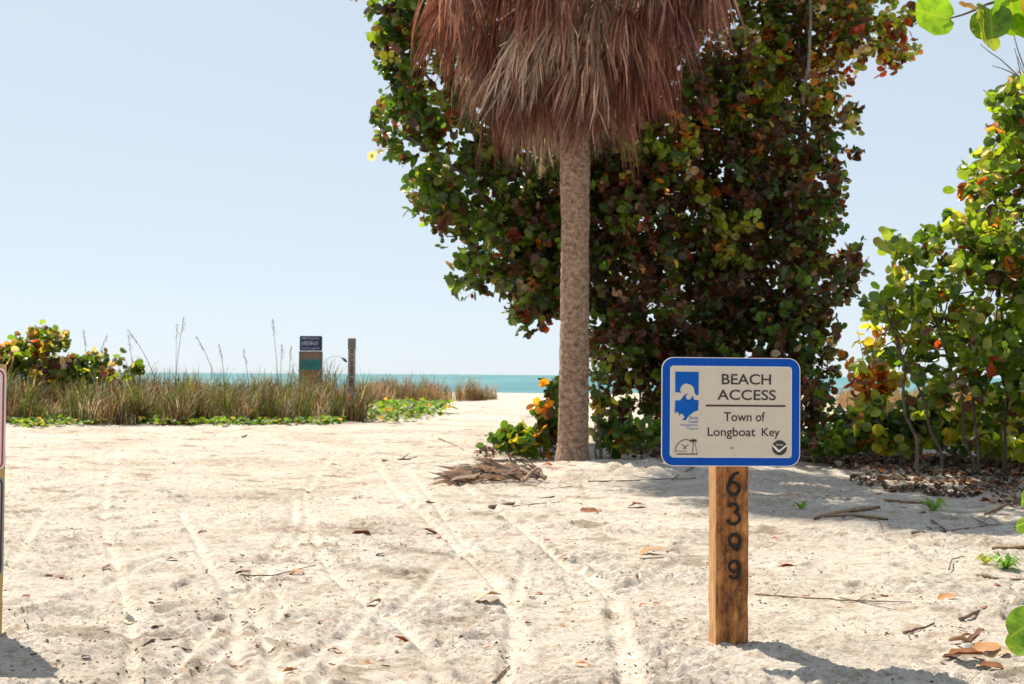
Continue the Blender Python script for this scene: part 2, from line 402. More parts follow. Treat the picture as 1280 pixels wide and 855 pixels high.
ys = [-400., -200., -100., -50., -25., -12., -6., -2., 0., 1., 2., 2.6, 3.2, 3.6]
y = 3.9
while y < 60: ys.append(y); y *= 1.0031 if y < 22 else 1.007
while y < 700: ys.append(y); y *= 1.04
ys = np.array(ys)
ts = [0.0]; s = .0032
while ts[-1] < .47: ts.append(ts[-1] + s)
while ts[-1] < 130: s *= 1.16; ts.append(ts[-1] + s)
ts = np.array([-t for t in ts[:0:-1]] + ts)
Y, T = np.meshgrid(ys, ts, indexing='ij'); X = T * np.maximum(Y, 3.9)
Hd, TRm = detail(X, Y); H = base_h(X, Y) + Hd
nr, nc = X.shape
idx = np.arange(nr * nc).reshape(nr, nc)
Fq = np.stack([idx[:-1, :-1], idx[:-1, 1:], idx[1:, 1:], idx[1:, :-1]], -1).reshape(-1, 4)
# pale dry sand pressed smooth in the tracks, slightly duller where trampled; organic grit under the trees
g1 = 1 - .14 * sm(0, .5, noise(X * .7 + 5, Y * .7)) - .38 * sm(.22, .6, noise(X * 2.3 + 9, Y * 3.4) + .35 * noise(X * 11, Y * 17)) * sm(-.2, .3, noise(X * .6, Y * .8 + 3)); c = g1 + .14 * TRm
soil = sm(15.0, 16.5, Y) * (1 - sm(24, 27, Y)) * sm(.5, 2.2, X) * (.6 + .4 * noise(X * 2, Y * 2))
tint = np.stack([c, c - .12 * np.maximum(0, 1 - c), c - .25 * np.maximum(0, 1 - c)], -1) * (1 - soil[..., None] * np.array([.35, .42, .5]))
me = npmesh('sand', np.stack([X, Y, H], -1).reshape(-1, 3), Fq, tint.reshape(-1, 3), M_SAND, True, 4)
tag(link('sand_ground', me), 'pale rutted beach sand running from the sign up to the dune crest', None, None, 'structure')

seam = bpy.data.meshes.new('sea')
seam.from_pydata([(-40000, 58, -1.35), (40000, 58, -1.35), (40000, 55000, -1.35), (-40000, 55000, -1.35)], [], [(0, 1, 2, 3)])
seam.materials.append(M_SEA)
tag(link('sea', seam), 'turquoise sea meeting the sky behind the dunes', None, None, 'structure')

# ------------------------------------------------------------------ leaves
def leaf_template(n=5, cup=.10, notch=.07, w=.52):
    """roundish heart based leaf, stalk end at the origin, tip at y=1, z = normal"""
    V = [(0, notch, 0), (0, .5, -.02), (0, 1.0, cup * .5)]
    Lp = []
    for k in range(n):
        a = math.pi * (k + .55) / (n + .1); yy = .5 - .5 * math.cos(a); xx = w * math.sin(a) ** .8
        Lp.append((xx, yy, cup * xx * 1.2 + .03 * math.sin(7 * a)))
    V += [(-x, y, z) for x, y, z in Lp]; V += Lp
    Lf = [0] + list(range(3, 3 + n)) + [2]; Rf = [0] + list(range(3 + n, 3 + 2 * n)) + [2]
    Fc = [(1, Lf[i + 1], Lf[i]) for i in range(n + 1)] + [(1, Rf[i], Rf[i + 1]) for i in range(n + 1)]
    return np.array(V), np.array(Fc)
LV, LF = leaf_template()

def frames(nrm, tip):
    """orthonormal frames from arrays of normals and tip directions"""
    z = nrm / np.linalg.norm(nrm, axis=1, keepdims=True)
    y = tip - (tip * z).sum(1, keepdims=True) * z; y /= np.linalg.norm(y, axis=1, keepdims=True) + 1e-9
    x = np.cross(y, z); return np.stack([x, y, z], -1)
def scatter(name, P, Rm, S, C, template=(LV, LF), material=None, parent=None, smooth=True):
    tv, tf = template
    n, k = len(P), len(tv)
    loc = np.repeat(tv[None], n, 0).astype(float)
    if k > 6:
        loc[:, :, 0] *= rs.uniform(.72, 1.12, (n, 1)); loc[:, :, 2] *= rs.normal(1.1, 1.5, (n, 1))
        loc[:, :, 2] += (loc[:, :, 1] ** 2) * rs.normal(0, .18, (n, 1)) + np.abs(loc[:, :, 0]) * rs.uniform(-.1, .55, (n, 1))
    V = np.einsum('nij,nvj->nvi', Rm, loc) * S[:, None, None] + P[:, None, :]
    Fc = (tf[None] + (np.arange(n) * k)[:, None, None]).reshape(-1, 3)
    return link(name, npmesh(name, V.reshape(-1, 3), Fc, np.repeat(C, k, 0), material, smooth, 3), parent)
def pick(pal, n):
    w = np.array([p[0] for p in pal], float); i = rs.choice(len(pal), n, p=w / w.sum())
    c = np.array([p[1] for p in pal])[i] * rs.uniform(.75, 1.25, (n, 1)) * rs.uniform(.92, 1.08, (n, 3)); return np.clip(c, 0, 1)

G1 = (.085, .15, .018); G2 = (.13, .19, .02); G3 = (.045, .085, .02); G4 = (.20, .24, .03)
OR = (.55, .20, .03); RD = (.30, .05, .02); BR = (.115, .045, .025); YL = (.50, .42, .05); PK = (.50, .36, .28); DK = (.065, .032, .018)
PAL_BIG = [(34, G1), (20, G2), (26, G3), (6, G4), (1, OR), (3, RD), (13, BR), (2, YL), (2, PK), (10, DK)]
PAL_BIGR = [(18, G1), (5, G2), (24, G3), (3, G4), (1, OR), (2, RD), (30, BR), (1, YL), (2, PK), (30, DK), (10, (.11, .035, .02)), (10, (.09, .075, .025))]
PAL_RIGHT = [(30, (.17,.25,.025)), (24, (.10,.17,.018)), (18, (.28,.33,.04)), (5, (.38, .34, .05)), (3, OR), (5, BR), (2, RD), (5, PK), (12, G3)]
PAL_LOW = [(34, (.34,.38,.04)), (22, (.22,.28,.03)), (10, YL), (18, G1), (3, OR), (4, BR)]
PAL_DUNE = [(34, G2), (30, G1), (10, G4), (12, (.34, .16, .04)), (6, (.32, .27, .05)), (3, RD), (7, PK), (6, BR), (8, G3)]

def clusters(ell, n, shell=.5, per=(6, 13), size=(.12, .19), pal=PAL_BIG, palfn=None, spread=.16, droop=0.0):
    """ell: (centre Vector, (rx,ry,rz)) list. returns leaf arrays and the twigs"""
    vol = np.array([e[1][0] * e[1][1] * e[1][2] for e in ell]) ** .75; vol /= vol.sum()
    P = []; Nn = []; Tt = []; tw = []; cid = []
    for i in range(n):
        e = ell[rs.choice(len(ell), p=vol)]; c = np.array(e[0]); r = np.array(e[1])
        d = rs.normal(size=3); d /= np.linalg.norm(d)
        f = (shell + (1 - shell) * rs.rand()) if rs.rand() < .75 else rs.rand() ** .4
        p = c + d * r * f
        out = d * .8 + rs.normal(size=3) * .5 + np.array([0, 0, .25 - droop]); out /= np.linalg.norm(out)
        k = rs.randint(*per); L = spread * (1 + rs.rand())
        tw.append((p - out * L, p + out * L * .7))
        side = np.cross(out, rs.normal(size=3)); side /= np.linalg.norm(side)
        for j in range(k):
            q = p + out * L * (1.4 * j / k - .7)
            sd_ = side * (1 if j % 2 else -1) + rs.normal(size=3) * .45
            tip = sd_ + out * .55 + np.array([0, 0, -.15 - droop])
            nr_ = np.cross(tip, rs.normal(size=3)) + np.array([0, 0, .45]) + out * .2
            P.append(q); Nn.append(nr_); Tt.append(tip); cid.append(i)
    P = np.array(P); Nn = np.array(Nn); Tt = np.array(Tt)
    S = rs.uniform(*size, len(P)); C = pick(pal, len(P)) if palfn is None else palfn(P)
    cid = np.array(cid); first = np.searchsorted(cid, cid)          # a shoot's leaves mostly share its colour
    same = rs.rand(len(P)) < .68; C = np.where(same[:, None], C[first] * rs.uniform(.75, 1.25, (len(P), 1)), C)
    return P, frames(Nn, Tt), S, np.clip(C, 0, 1), tw

def leaf_parts(parent, P, Rm, S, C, count, inframe=True, near=None):
    """the leaves that show largest become objects of their own; returns the mask of the rest"""
    x, y = proj(P); dist = P[:, 1]
    nrm = Rm[:, :, 2]; v = P - np.array([0, 0, CAMZ]); v /= np.linalg.norm(v, axis=1, keepdims=True)
    face = np.abs((nrm * v).sum(1))
    ok = (x > -5) & (x < 1285) & (y > -5) & (y < 860)
    score = S * face / dist - .0035 * (dist - dist.min()) / dist + np.where(ok, 0, -9)
    o_ = np.argsort(-score)[:count]; rest = np.ones(len(P), bool)
    # six shared meshes, tinted by the closest colour in use
    cols = C[o_]; pals = cols[np.linspace(0, len(o_) - 1, 14).astype(int)]
    meshes = []
    for q_, c in enumerate(pals):
        lv_ = LV.copy(); lv_[:, 0] *= (.8, 1, .9, 1.05)[q_ % 4]; lv_[:, 2] = lv_[:, 2] * (1, 2.2, -.8, .4)[q_ % 4] + np.abs(lv_[:, 0]) * (.3, .1, .45, 0)[q_ % 4] + lv_[:, 1] ** 2 * (.1, -.2, 0, .15)[q_ % 4]
        meshes.append(npmesh('leaf', lv_, LF, np.repeat(c[None], len(LV), 0), M_LEAF, True, 3))
    for i in o_:
        if not ok[i]: continue
        k = int(np.argmin(((pals - C[i]) ** 2).sum(1)))
        o = link('leaf', meshes[k], parent)
        m = Matrix([list(Rm[i][r] * S[i]) + [P[i][r]] for r in range(3)] + [[0, 0, 0, 1]])
        o.matrix_parent_inverse = parent.matrix_world.inverted(); o.matrix_world = m
        rest[i] = False
    return rest
def fix(o, parent):
    """a child built in world coordinates"""
    o.parent = parent; o.matrix_parent_inverse = parent.matrix_world.inverted(); return o
def twig_part(tw, parent, r=.006, name='twigs'):
    b = MB()
    for a, c in tw: b.tube([a, c], [r, r * .5], 3, None, False)
    o = fix(b.obj(name, M_BARK), parent); tag(o, None, None, None, 'stuff'); return o
def curve_pts(a, b, sag=(0, 0, 0), n=8, jit=.04):
    a = Vector(a); b = Vector(b); L = (b - a).length; out = []
    for i in range(n + 1):
        t = i / n; p = a.lerp(b, t) + Vector(sag) * (4 * t * (1 - t))
        if 0 < i < n: p += Vector((rnd.gauss(0, jit), rnd.gauss(0, jit), rnd.gauss(0, jit))) * L * .3
        out.append(p)
    return out
def limb(a, b, r0, r1, parent, sag=(0, 0, 0), name='branch', n=8, jit=.05, sides=8, m=None):
    pts = curve_pts(a, b, sag, n, jit)
    o = MB().tube(pts, [r0 + (r1 - r0) * i / n for i in range(n + 1)], sides).obj(name, m or M_BARK, None, True)
    fix(o, parent); return pts

def E(px, py, d, rpx, ry=None, rz=None):
    s = 1600.0 / d
    return (at(px, py, d), (rpx / s, ry if ry else rpx / s, (rz or rpx) / s))

# ---- the big sea grape behind the palm
D = 22.2
big = [E(508, -30, 21.5, 66, 1.2, 75), E(498, 60, 21.7, 38, .7, 40), E(560, 90, 21.9, 85, 1.5, 90), E(500, 165, 21.5, 44, .8, 44), E(572, 225, 21.8, 66, 1.2, 62), E(548, 262, 21.5, 30, .6, 36),
       E(630, 300, 21.8, 66, 1.3, 68), E(590, 345, 21.5, 36, .6, 28), E(665, 368, 21.7, 46, .9, 46), E(700, 200, D, 130, 1.8, 140), E(700, 320, D, 80, 1.4, 95),
       E(690, -70, D, 190, 2.1, 100), E(840, 40, D, 190, 2.4, 190), E(900, -80, D, 210, 2.1, 100), E(860, 240, D, 190, 2.3, 180), E(960, 170, D, 110, 1.8, 150),
       E(960, 330, D, 105, 1.9, 120), E(810, 250, D, 90, 1.6, 80), E(780, 200, D, 70, 1.4, 60), E(1010, 20, 21.9, 80, 1.4, 80), E(1085, 40, 21.5, 58, 1.0, 52), E(1125, 65, 21.3, 24, .5, 24), E(1060, -50, 21.9, 90, 1.5, 70), E(1030, 130, 21.9, 32, .8, 45),
       E(1030, 330, 21.5, 50, 1.0, 62), E(830, 380, 21.9, 120, 1.9, 100), E(930, 460, 21.5, 105, 1.6, 90), E(1000, 430, 21.3, 52, 1.0, 75), E(1005, 520, 19.6, 38, .8, 50),
       E(900, 545, 19.6, 100, 1.1, 32), E(790, 440, 21.9, 62, 1.1, 46), E(800, 505, 21.9, 52, .7, 22), E(765, 500, 21.7, 24, .5, 70), E(850, 470, 21.7, 60, 1.2, 70)]
rx0, ry0 = 3.9, 22.4
tree = thing('sea_grape_tree', 'tall dense sea grape tree with shade painted into dark red brown leaves standing behind the palm', 'tree', (rx0, ry0, base_h(rx0, ry0)))
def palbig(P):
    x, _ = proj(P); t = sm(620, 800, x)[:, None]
    a = pick(PAL_BIG, len(P)); b = pick(PAL_BIGR, len(P)); c = np.where(rs.rand(len(P))[:, None] < t, b, a)  # shade inside the crown is put into the darker brown leaf palette
    # upper right: sunlit patches painted as bright yellow green, among orange and red leaves
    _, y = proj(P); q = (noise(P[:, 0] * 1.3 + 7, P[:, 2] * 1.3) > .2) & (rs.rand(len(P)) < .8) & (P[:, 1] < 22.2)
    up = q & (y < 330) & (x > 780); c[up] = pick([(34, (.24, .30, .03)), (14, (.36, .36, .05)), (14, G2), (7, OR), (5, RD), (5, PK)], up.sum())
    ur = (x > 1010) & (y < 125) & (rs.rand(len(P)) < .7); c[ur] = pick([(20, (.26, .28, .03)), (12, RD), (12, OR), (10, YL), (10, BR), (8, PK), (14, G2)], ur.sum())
    return c
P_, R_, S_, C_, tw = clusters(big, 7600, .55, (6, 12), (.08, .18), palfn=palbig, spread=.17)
px_, py_ = proj(P_); S_ = np.where(px_ > 730, S_ * .86, S_)
keep = (P_[:, 2] > base_h(P_[:, 0], P_[:, 1]) + .03)
P_, R_, S_, C_ = P_[keep], R_[keep], S_[keep], C_[keep]
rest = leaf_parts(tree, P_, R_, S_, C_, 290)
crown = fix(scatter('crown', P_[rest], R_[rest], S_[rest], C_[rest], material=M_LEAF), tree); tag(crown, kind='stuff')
twig_part(tw[::2], tree)
g0 = Vector((rx0, ry0, base_h(rx0, ry0) - .2))
stems = [(at(860, 420, 22.2), .13), (at(930, 380, 22.2), .14), (at(1000, 330, 22), .10), (at(800, 430, 22.2), .10), (at(960, 470, 21.8), .08)]
tips = []
for i, (s_, r_) in enumerate(stems):
    limb(g0 + Vector((rnd.uniform(-.35, .35), rnd.uniform(-.3, .3), 0)), s_, r_, r_ * .7, tree, (0, 0, .1), 'trunk', 8)
for e in big:
    c_ = Vector(e[0]); s_, r_ = min(stems, key=lambda q: (q[0] - c_).length)
    if c_.x > at(1050, 50, c_.y).x and c_.z > 5: s_, r_ = at(1000, 60, 22.0), .07     # the outer right arm leaves the top of the crown
    limb(s_, c_, r_ * .55, .018, tree, (0, 0, .25), 'branch', 8)
limb(at(1003, 130, 20.8), at(1012, -10, 20.6), .035, .02, tree, (.05, 0, 0), 'branch', 6, .02)

# ---- right hand sea grape tree
right = [E(1270, 180, 15, 42, .8, 50), E(1245, 235, 15, 50, .8, 45), E(1215, 300, 14.8, 60, 1.0, 45), E(1130, 315, 15, 46, .7, 34), E(1110, 380, 15.2, 45, .7, 38),
         E(1170, 380, 15, 70, 1.0, 60), E(1260, 330, 14.6, 70, 1.1, 80), E(1300, 200, 14.8, 70, 1.0, 110), E(1240, 430, 14.8, 70, 1.0, 50), E(1262, 110, 14.6, 22, .5, 30), E(1278, 150, 14.6, 30, .6, 40), E(1330, 400, 14.8, 100, 1.3, 130), E(1090, 440, 15.6, 32, .5, 22),
         E(1140, 440, 15.4, 45, .6, 25), E(1110, 500, 15.8, 34, .4, 20), E(1175, 505, 15.6, 40, .5, 24), E(1262, 480, 15.2, 50, .7, 44), E(1200, 480, 15, 50, .6, 25), E(1290, 500, 14.8, 60, .9, 40), E(1350, 120, 15, 80, 1.0, 90)]
rb = (5.5, 15.0)
rt = thing('sea_grape_tree', 'sunlit yellow green sea grape tree with thin stems at the right edge of the photo', 'tree', (rb[0], rb[1], base_h(*rb)))
P_, R_, S_, C_, tw = clusters(right, 740, .3, (5, 10), (.09, .15), PAL_RIGHT, spread=.14)
rest = leaf_parts(rt, P_, R_, S_, C_, 290)
tag(fix(scatter('crown', P_[rest], R_[rest], S_[rest], C_[rest], material=M_LEAF), rt), kind='stuff')
twig_part(tw, rt, .005)
stem_feet = [(1215, 585), (1180, 580), (1250, 590), (1290, 590), (1150, 578), (1225, 582)]
for (fx, fy), (tx, ty) in zip(stem_feet, [(1160, 380), (1120, 430), (1245, 330), (1290, 250), (1105, 380), (1200, 420)]):
    a = at(fx, fy, 15.0); a.z = base_h(a.x, a.y) - .1
    pts = limb(a, at(tx, ty, 15.0), .024, .010, rt, (.08, 0, 0), 'stem', 8, .05, 8, M_DKBARK)
    for e in right:
        c_ = Vector(e[0])
        if (c_ - pts[-1]).length < 1.0: limb(pts[-2], c_, .011, .005, rt, (0, 0, .05), 'branch', 5, .05, 6, M_DKBARK)
for a, b in [((1290, 120), (1262, 30)), ((1290, 112), (1225, 55)), ((1285, 140), (1268, 60)), ((1290, 108), (1240, 82)), ((1300, 160), (1272, 70))]:
    limb(at(*a, 14.4), at(*b, 14.4), .010, .004, rt, (0, 0, .03), 'twig', 5, .02, 5)
for q in range(5):
    pass

def shrub(name, label, ell, n, size, pal, foot, npart, per=(5, 10), spread=.1, group=None, cat='shrub', stems=5, shell=.3):
    f = (foot[0], foot[1], float(base_h(*foot)))
    t = thing(name, label, cat, f, group)
    P, Rm, S, C, tw = clusters(ell, n, shell, per, size, pal, spread=spread)
    k = P[:, 2] > base_h(P[:, 0], P[:, 1]) + .02; P, Rm, S, C = P[k], Rm[k], S[k], C[k]
    rest = leaf_parts(t, P, Rm, S, C, npart)
    tag(fix(scatter('foliage', P[rest], Rm[rest], S[rest], C[rest], material=M_LEAF), t), kind='stuff')
    twig_part(tw, t, .004)
    for i in range(stems):
        e = ell[i % len(ell)]; c = Vector(e[0]) + Vector((rnd.gauss(0, .1), 0, rnd.gauss(0, .05)))
        limb((c.x * .7 + f[0] * .3, c.y * .7 + f[1] * .3, base_h(c.x, c.y) - .05), c, .016, .006, t, (0, 0, .05), 'stem', 5)
    return t
# sprawling young sea grape left of and behind the palm foot
shrub('sea_grape_shrub', 'low sprawling green sea grape shoots left of the palm trunk foot',
      [E(625, 552, 17, 20, .3, 10), E(652, 545, 17, 26, .4, 13), E(680, 512, 17.1, 11, .25, 26), E(668, 552, 17, 34, .4, 12), E(690, 485, 17.2, 10, .25, 12), E(690, 540, 17.2, 16, .3, 22)],
      75, (.10, .15), [(30, G1), (24, G2), (8, YL), (12, G3), (6, OR), (5, BR)], (.35, 17.1), 90, (4, 8))
shrub('sea_grape_shrub', 'thin leafy sea grape shoots between the palm trunk and the blue sign',
      [E(752, 520, 17.4, 14, .3, 36), E(775, 545, 17.4, 26, .4, 22), E(810, 540, 17.6, 24, .4, 20), E(745, 465, 17.4, 8, .25, 40)],
      42, (.10, .15), [(30, G1), (14, G2), (8, YL), (18, G3), (3, OR), (10, BR)], (1.3, 17.4), 60, (4, 8))
shrub('sea_grape_shrub', 'low dark green sea grape shrub right of the blue sign in the shade',
      [E(1065, 535, 16.4, 34, .5, 18), E(1110, 535, 16.4, 34, .5, 20), E(1040, 555, 16.2, 30, .4, 14), E(1150, 520, 16.2, 26, .4, 22)],
      110, (.10, .15), [(20, G1), (12, G2), (26, G3), (8, BR), (3, OR), (6, G4)], (4.5, 16.4), 100, (5, 9))
shrub('sea_grape_shrub', 'bright yellow green low sea grape shrub under the right hand tree',
      [E(1180, 535, 17.0, 46, .5, 20), E(1235, 528, 17, 50, .6, 24), E(1300, 532, 16.8, 56, .7, 28), E(1225, 553, 16.2, 60, .4, 13), E(1120, 550, 16.2, 50, .4, 12), E(1285, 562, 15.4, 40, .4, 16)],
      270, (.10, .15), PAL_LOW, (5.8, 15.4), 140, (5, 9))
shrub('sea_grape_shrub', 'small sapling with orange and yellow leaves between the dark tree and right hand tree',
      [E(1105, 478, 17.2, 22, .3, 22), E(1078, 490, 17.2, 22, .3, 18), E(1098, 505, 17.2, 18, .3, 14), E(1075, 465, 17.2, 16, .3, 14)],
      46, (.10, .15), [(20, OR), (14, YL), (6, RD), (8, G4), (4, PK)], (4.9, 17.2), 80, (4, 8))
# dune bush far left
shrub('sea_grape_bush', 'rounded sea grape bush with orange and green leaves on the dune at the far left',
      [E(40, 445, 29, 38, .9, 30), E(15, 452, 29, 26, .8, 26), E(95, 456, 29, 30, .7, 16), E(72, 430, 29, 18, .5, 16), E(46, 412, 29, 8, .3, 10), E(125, 450, 29, 9, .3, 10), E(148, 448, 29, 7, .3, 9), E(168, 462, 29, 10, .4, 9), E(60, 475, 29, 50, 1, 16), E(120, 468, 29, 40, .9, 10)],
      240, (.12, .19), PAL_DUNE, (-11, 29.3), 150, (5, 9), .16)

# ------------------------------------------------------------------ palm
pb = at(715.5, 566, 16.3); PX, PY = pb.x, 16.3; PZ = base_h(PX, PY)
palm = thing('palm_tree', 'cabbage palm with a bare brown trunk and a shaggy skirt of dead fronds', 'palm tree', (PX, PY, PZ))
HT = 7.7; nv, nu = 260, 40
A = np.linspace(0, 2 * np.pi, nu, endpoint=False); Zs = np.linspace(-.25, HT, nv)
ZZ, AA = np.meshgrid(Zs, A, indexing='ij')
rr = .184 + .035 * np.exp(-np.maximum(ZZ, 0) / .16) + .008 * noise(AA * .8, ZZ * 1.1) - .012 * sm(1, 3, ZZ) + .015 * sm(3, 4, ZZ)
rr = rr + .010 * np.abs(np.sin(ZZ * np.pi / .10 + .5 * np.sin(AA) + .8 * noise(AA * 1.1, ZZ * 2))) ** .5 * (.6 + noise(AA, ZZ * .8)) + .011 * noise(AA * 3.2, ZZ * 7) + .006 * noise(AA * 9, ZZ * 22)
lean = -.0 * ZZ
V = np.stack([rr * np.cos(AA) + .012 * np.sin(ZZ * .9) + .004 * ZZ, rr * np.sin(AA), ZZ], -1).reshape(-1, 3)
idx = np.arange(nv * nu).reshape(nv, nu)
Fq = np.stack([idx[:-1], np.roll(idx, -1, 1)[:-1], np.roll(idx, -1, 1)[1:], idx[1:]], -1).reshape(-1, 4)
link('trunk', npmesh('trunk', V, Fq, None, M_PALM, True, 4), palm)

def dead_frond(seed):
    """stalk runs from the origin out along +x and down; the torn blade hangs as narrow strips"""
    r_ = random.Random(seed); b = MB()
    base = r_.choice([(.27, .13, .09), (.21, .075, .05), (.31, .20, .15), (.13, .05, .038), (.42, .32, .25), (.24, .105, .08)])
    stalk = [Vector((0, 0, 0)), Vector((.35, 0, .06)), Vector((.7, 0, -.05)), Vector((1.0, 0, -.30))]
    b.tube(stalk, [.03, .02, .016, .012], 4, (.36, .25, .17))
    hub = stalk[-1]; n = 74
    for i in range(n):
        t = i / (n - 1) * 2 - 1
        L = (1.15 - .35 * abs(t) ** 2) * r_.uniform(.55, 1.15)
        d = Vector((.30 * math.cos(t * 1.5) + r_.gauss(0, .07), .62 * t + r_.gauss(0, .07), -.25 - .2 * r_.random())).normalized()
        w = r_.uniform(.006, .015); p = hub + Vector((0, t * .05, 0)); pts = [p.copy()]
        v = d.copy()
        for k in range(4):
            v = (v + Vector((r_.gauss(0, .13), r_.gauss(0, .13), -.62))).normalized()
            p = p + v * L / 4; pts.append(p.copy())
        side = Vector((r_.gauss(0, 1), r_.gauss(0, 1), 0)).normalized()
        sh = r_.uniform(.4, 1.6); col = tuple(min(1, c * sh) for c in base)
        if r_.random() < .12: col = tuple(min(1, c * 1.9 + .06) for c in base)
        ws = [w * .7, w, w, w * .7, w * .12]; vs = []
        for q, wq in zip(pts, ws): vs += [q - side * wq, q + side * wq]
        b.add(vs, [(2 * k, 2 * k + 1, 2 * k + 3, 2 * k + 2) for k in range(4)], col)
        # split tip threads
        for s_ in (-1, 1):
            e = pts[-1] + Vector((s_ * .02 + r_.gauss(0, .02), r_.gauss(0, .03), -.12 * r_.uniform(.5, 1.6)))
            b.add([pts[-2] + side * s_ * w * .6, pts[-2] + side * s_ * w * .9, e], [(0, 1, 2)], col)
    return b.mesh('dead_frond', M_FROND)
FR = [dead_frond(s) for s in range(9)]
def put_frond(za, az, tilt, sc, i, nm='frond', me=None, roll=0):
    o = link(nm, me or FR[i % len(FR)], palm)
    o.location = (.12 * math.cos(az), .12 * math.sin(az), za)
    o.rotation_euler = Euler((roll, tilt, az), 'XYZ'); o.scale = (sc[0], sc[1], sc[2]); return o
k = 0
# rows of the skirt: (height of attachment above ground, reach, length, count)
for za, reach, ln, cnt, z in [(5.42, .30, 1.0, 9, 0), (5.35, .5, .95, 12, 0), (5.45, .80, .9, 13, 0), (5.65, 1.0, .95, 14, 0), (5.95, 1.05, 1.0, 15, 0), (6.3, 1.2, 1.0, 16, 0),
                              (6.65, 1.4, 1.05, 17, 0), (7.0, 1.62, 1.05, 17, 0)]:
    off = rnd.random() * 6
    for j in range(cnt):
        az = off + 2 * math.pi * (j + rnd.uniform(-.3, .3)) / cnt
        if rnd.random() < .13: continue
        zz = za + rnd.uniform(-.28, .22)
        put_frond(zz, az, rnd.uniform(-.16, .22), (reach * rnd.uniform(.8, 1.12) * (.97 - .08 * math.cos(az)), 1.0 + .15 * rnd.random(), ln * rnd.uniform(.85, 1.1)), k, roll=rnd.uniform(-.35, .35)); k += 1
def live_frond():
    b = MB(); b.tube([(0, 0, 0), (.6, 0, .3), (1.2, 0, .35)], [.03, .02, .015], 4, (.12, .18, .04))
    for i in range(36):
        t = i / 35 * 2 - 1; a = t * 2.1; d = Vector((math.cos(a), math.sin(a), 0)); p = Vector((1.2, 0, .35)); L = 1.0 - .3 * abs(t)
        s_ = Vector((-d.y, d.x, .3)) * .025; e = p + d * L * .6; f = p + d * L + Vector((0, 0, -.25))
        b.add([p - s_ * .4, p + s_ * .4, e + s_, e - s_, f], [(0, 1, 2, 3), (3, 2, 4)], (.07, .12, .025))
    return b.mesh('green_frond', M_LEAF)
LFm = live_frond()
for j in range(26):
    o = put_frond(7.5 + rnd.uniform(-.2, .3), 2.4 * j, rnd.uniform(-.9, .35), (1.1, 1.1, 1.1), 0, 'green_frond', LFm)

# ------------------------------------------------------------------ signs
def rrect(w, h, r, n=7, cx=0, cz=0):
    out = []
    for (sx, sz, a0) in ((1, 1, 0), (-1, 1, 90), (-1, -1, 180), (1, -1, 270)):
        for k in range(n + 1):
            a = R(a0 + 90 * k / n); out.append((cx + sx * (w / 2 - r) + r * math.cos(a), cz + sz * (h / 2 - r) + r * math.sin(a)))
    return out
def ring(b, w, h, r, t, y0, y1, n=7, mi=0):
    o_ = rrect(w, h, r, n); i_ = rrect(w - 2 * t, h - 2 * t, max(r - t, .001), n); m = len(o_)
    vs = [(x, y0, z) for x, z in o_] + [(x, y0, z) for x, z in i_] + [(x, y1, z) for x, z in o_] + [(x, y1, z) for x, z in i_]
    fs = []
    for k in range(m):
        j = (k + 1) % m
        fs += [(k, j, m + j, m + k), (2 * m + k, 3 * m + k, 3 * m + j, 2 * m + j), (k, 2 * m + k, 2 * m + j, j), (m + k, m + j, 3 * m + j, 3 * m + k)]
    b.add(vs, fs, None, mi); return b
def text_obj(name, txt, m, parent, x, z, w, h, y, depth=.0006, bold=0.0, align='CENTER', shear=0):
    cu = bpy.data.curves.new(name, 'FONT'); cu.body = txt; cu.size = 1.0; cu.extrude = 0; cu.offset = bold; cu.resolution_u = 4; cu.shear = shear
    t = bpy.data.objects.new(name, cu); COL.objects.link(t)
    dg = bpy.context.evaluated_depsgraph_get(); me = bpy.data.meshes.new_from_object(t.evaluated_get(dg))
    bpy.data.objects.remove(t); bpy.data.curves.remove(cu)
    co = np.zeros(len(me.vertices) * 3); me.vertices.foreach_get('co', co); co = co.reshape(-1, 3)
    mn, mx = co.min(0), co.max(0); sx = w / (mx[0] - mn[0]); sz = h / (mx[1] - mn[1])
    X_ = (co[:, 0] - (mn[0] + mx[0]) / 2) * sx + x; Z_ = (co[:, 1] - (mn[1] + mx[1]) / 2) * sz + z
    me.vertices.foreach_set('co', np.stack([X_, np.full(len(co), y), Z_], -1).ravel()); me.name = name
    me.materials.clear(); me.materials.append(m); me.update()
    return link(name, me, parent)

M_BLUE = m_paint('sign_blue', (.002, .075, .42), .5, .12, .12); M_TAN = m_paint('sign_face', (.62, .55, .44), .45, .07)
M_BLK = m_paint('sign_black', (.035, .02, .018), .5); M_WHT = m_paint('sign_white', (.75, .74, .72), .4); M_LBLUE = m_paint('logo_blue', (.003, .10, .46), .5, .12, .12)
DS = 5.6; sx_, sy_ = ground_at(911, 798); sx_ = (911 - 640) / 1600 * DS; sy_ = DS
gz0 = gz(sx_, sy_)
sign = thing('beach_access_sign', 'blue bordered beach access sign on a short square wooden post with numbers', 'sign', (sx_, sy_, gz0), rz=R(4.0))
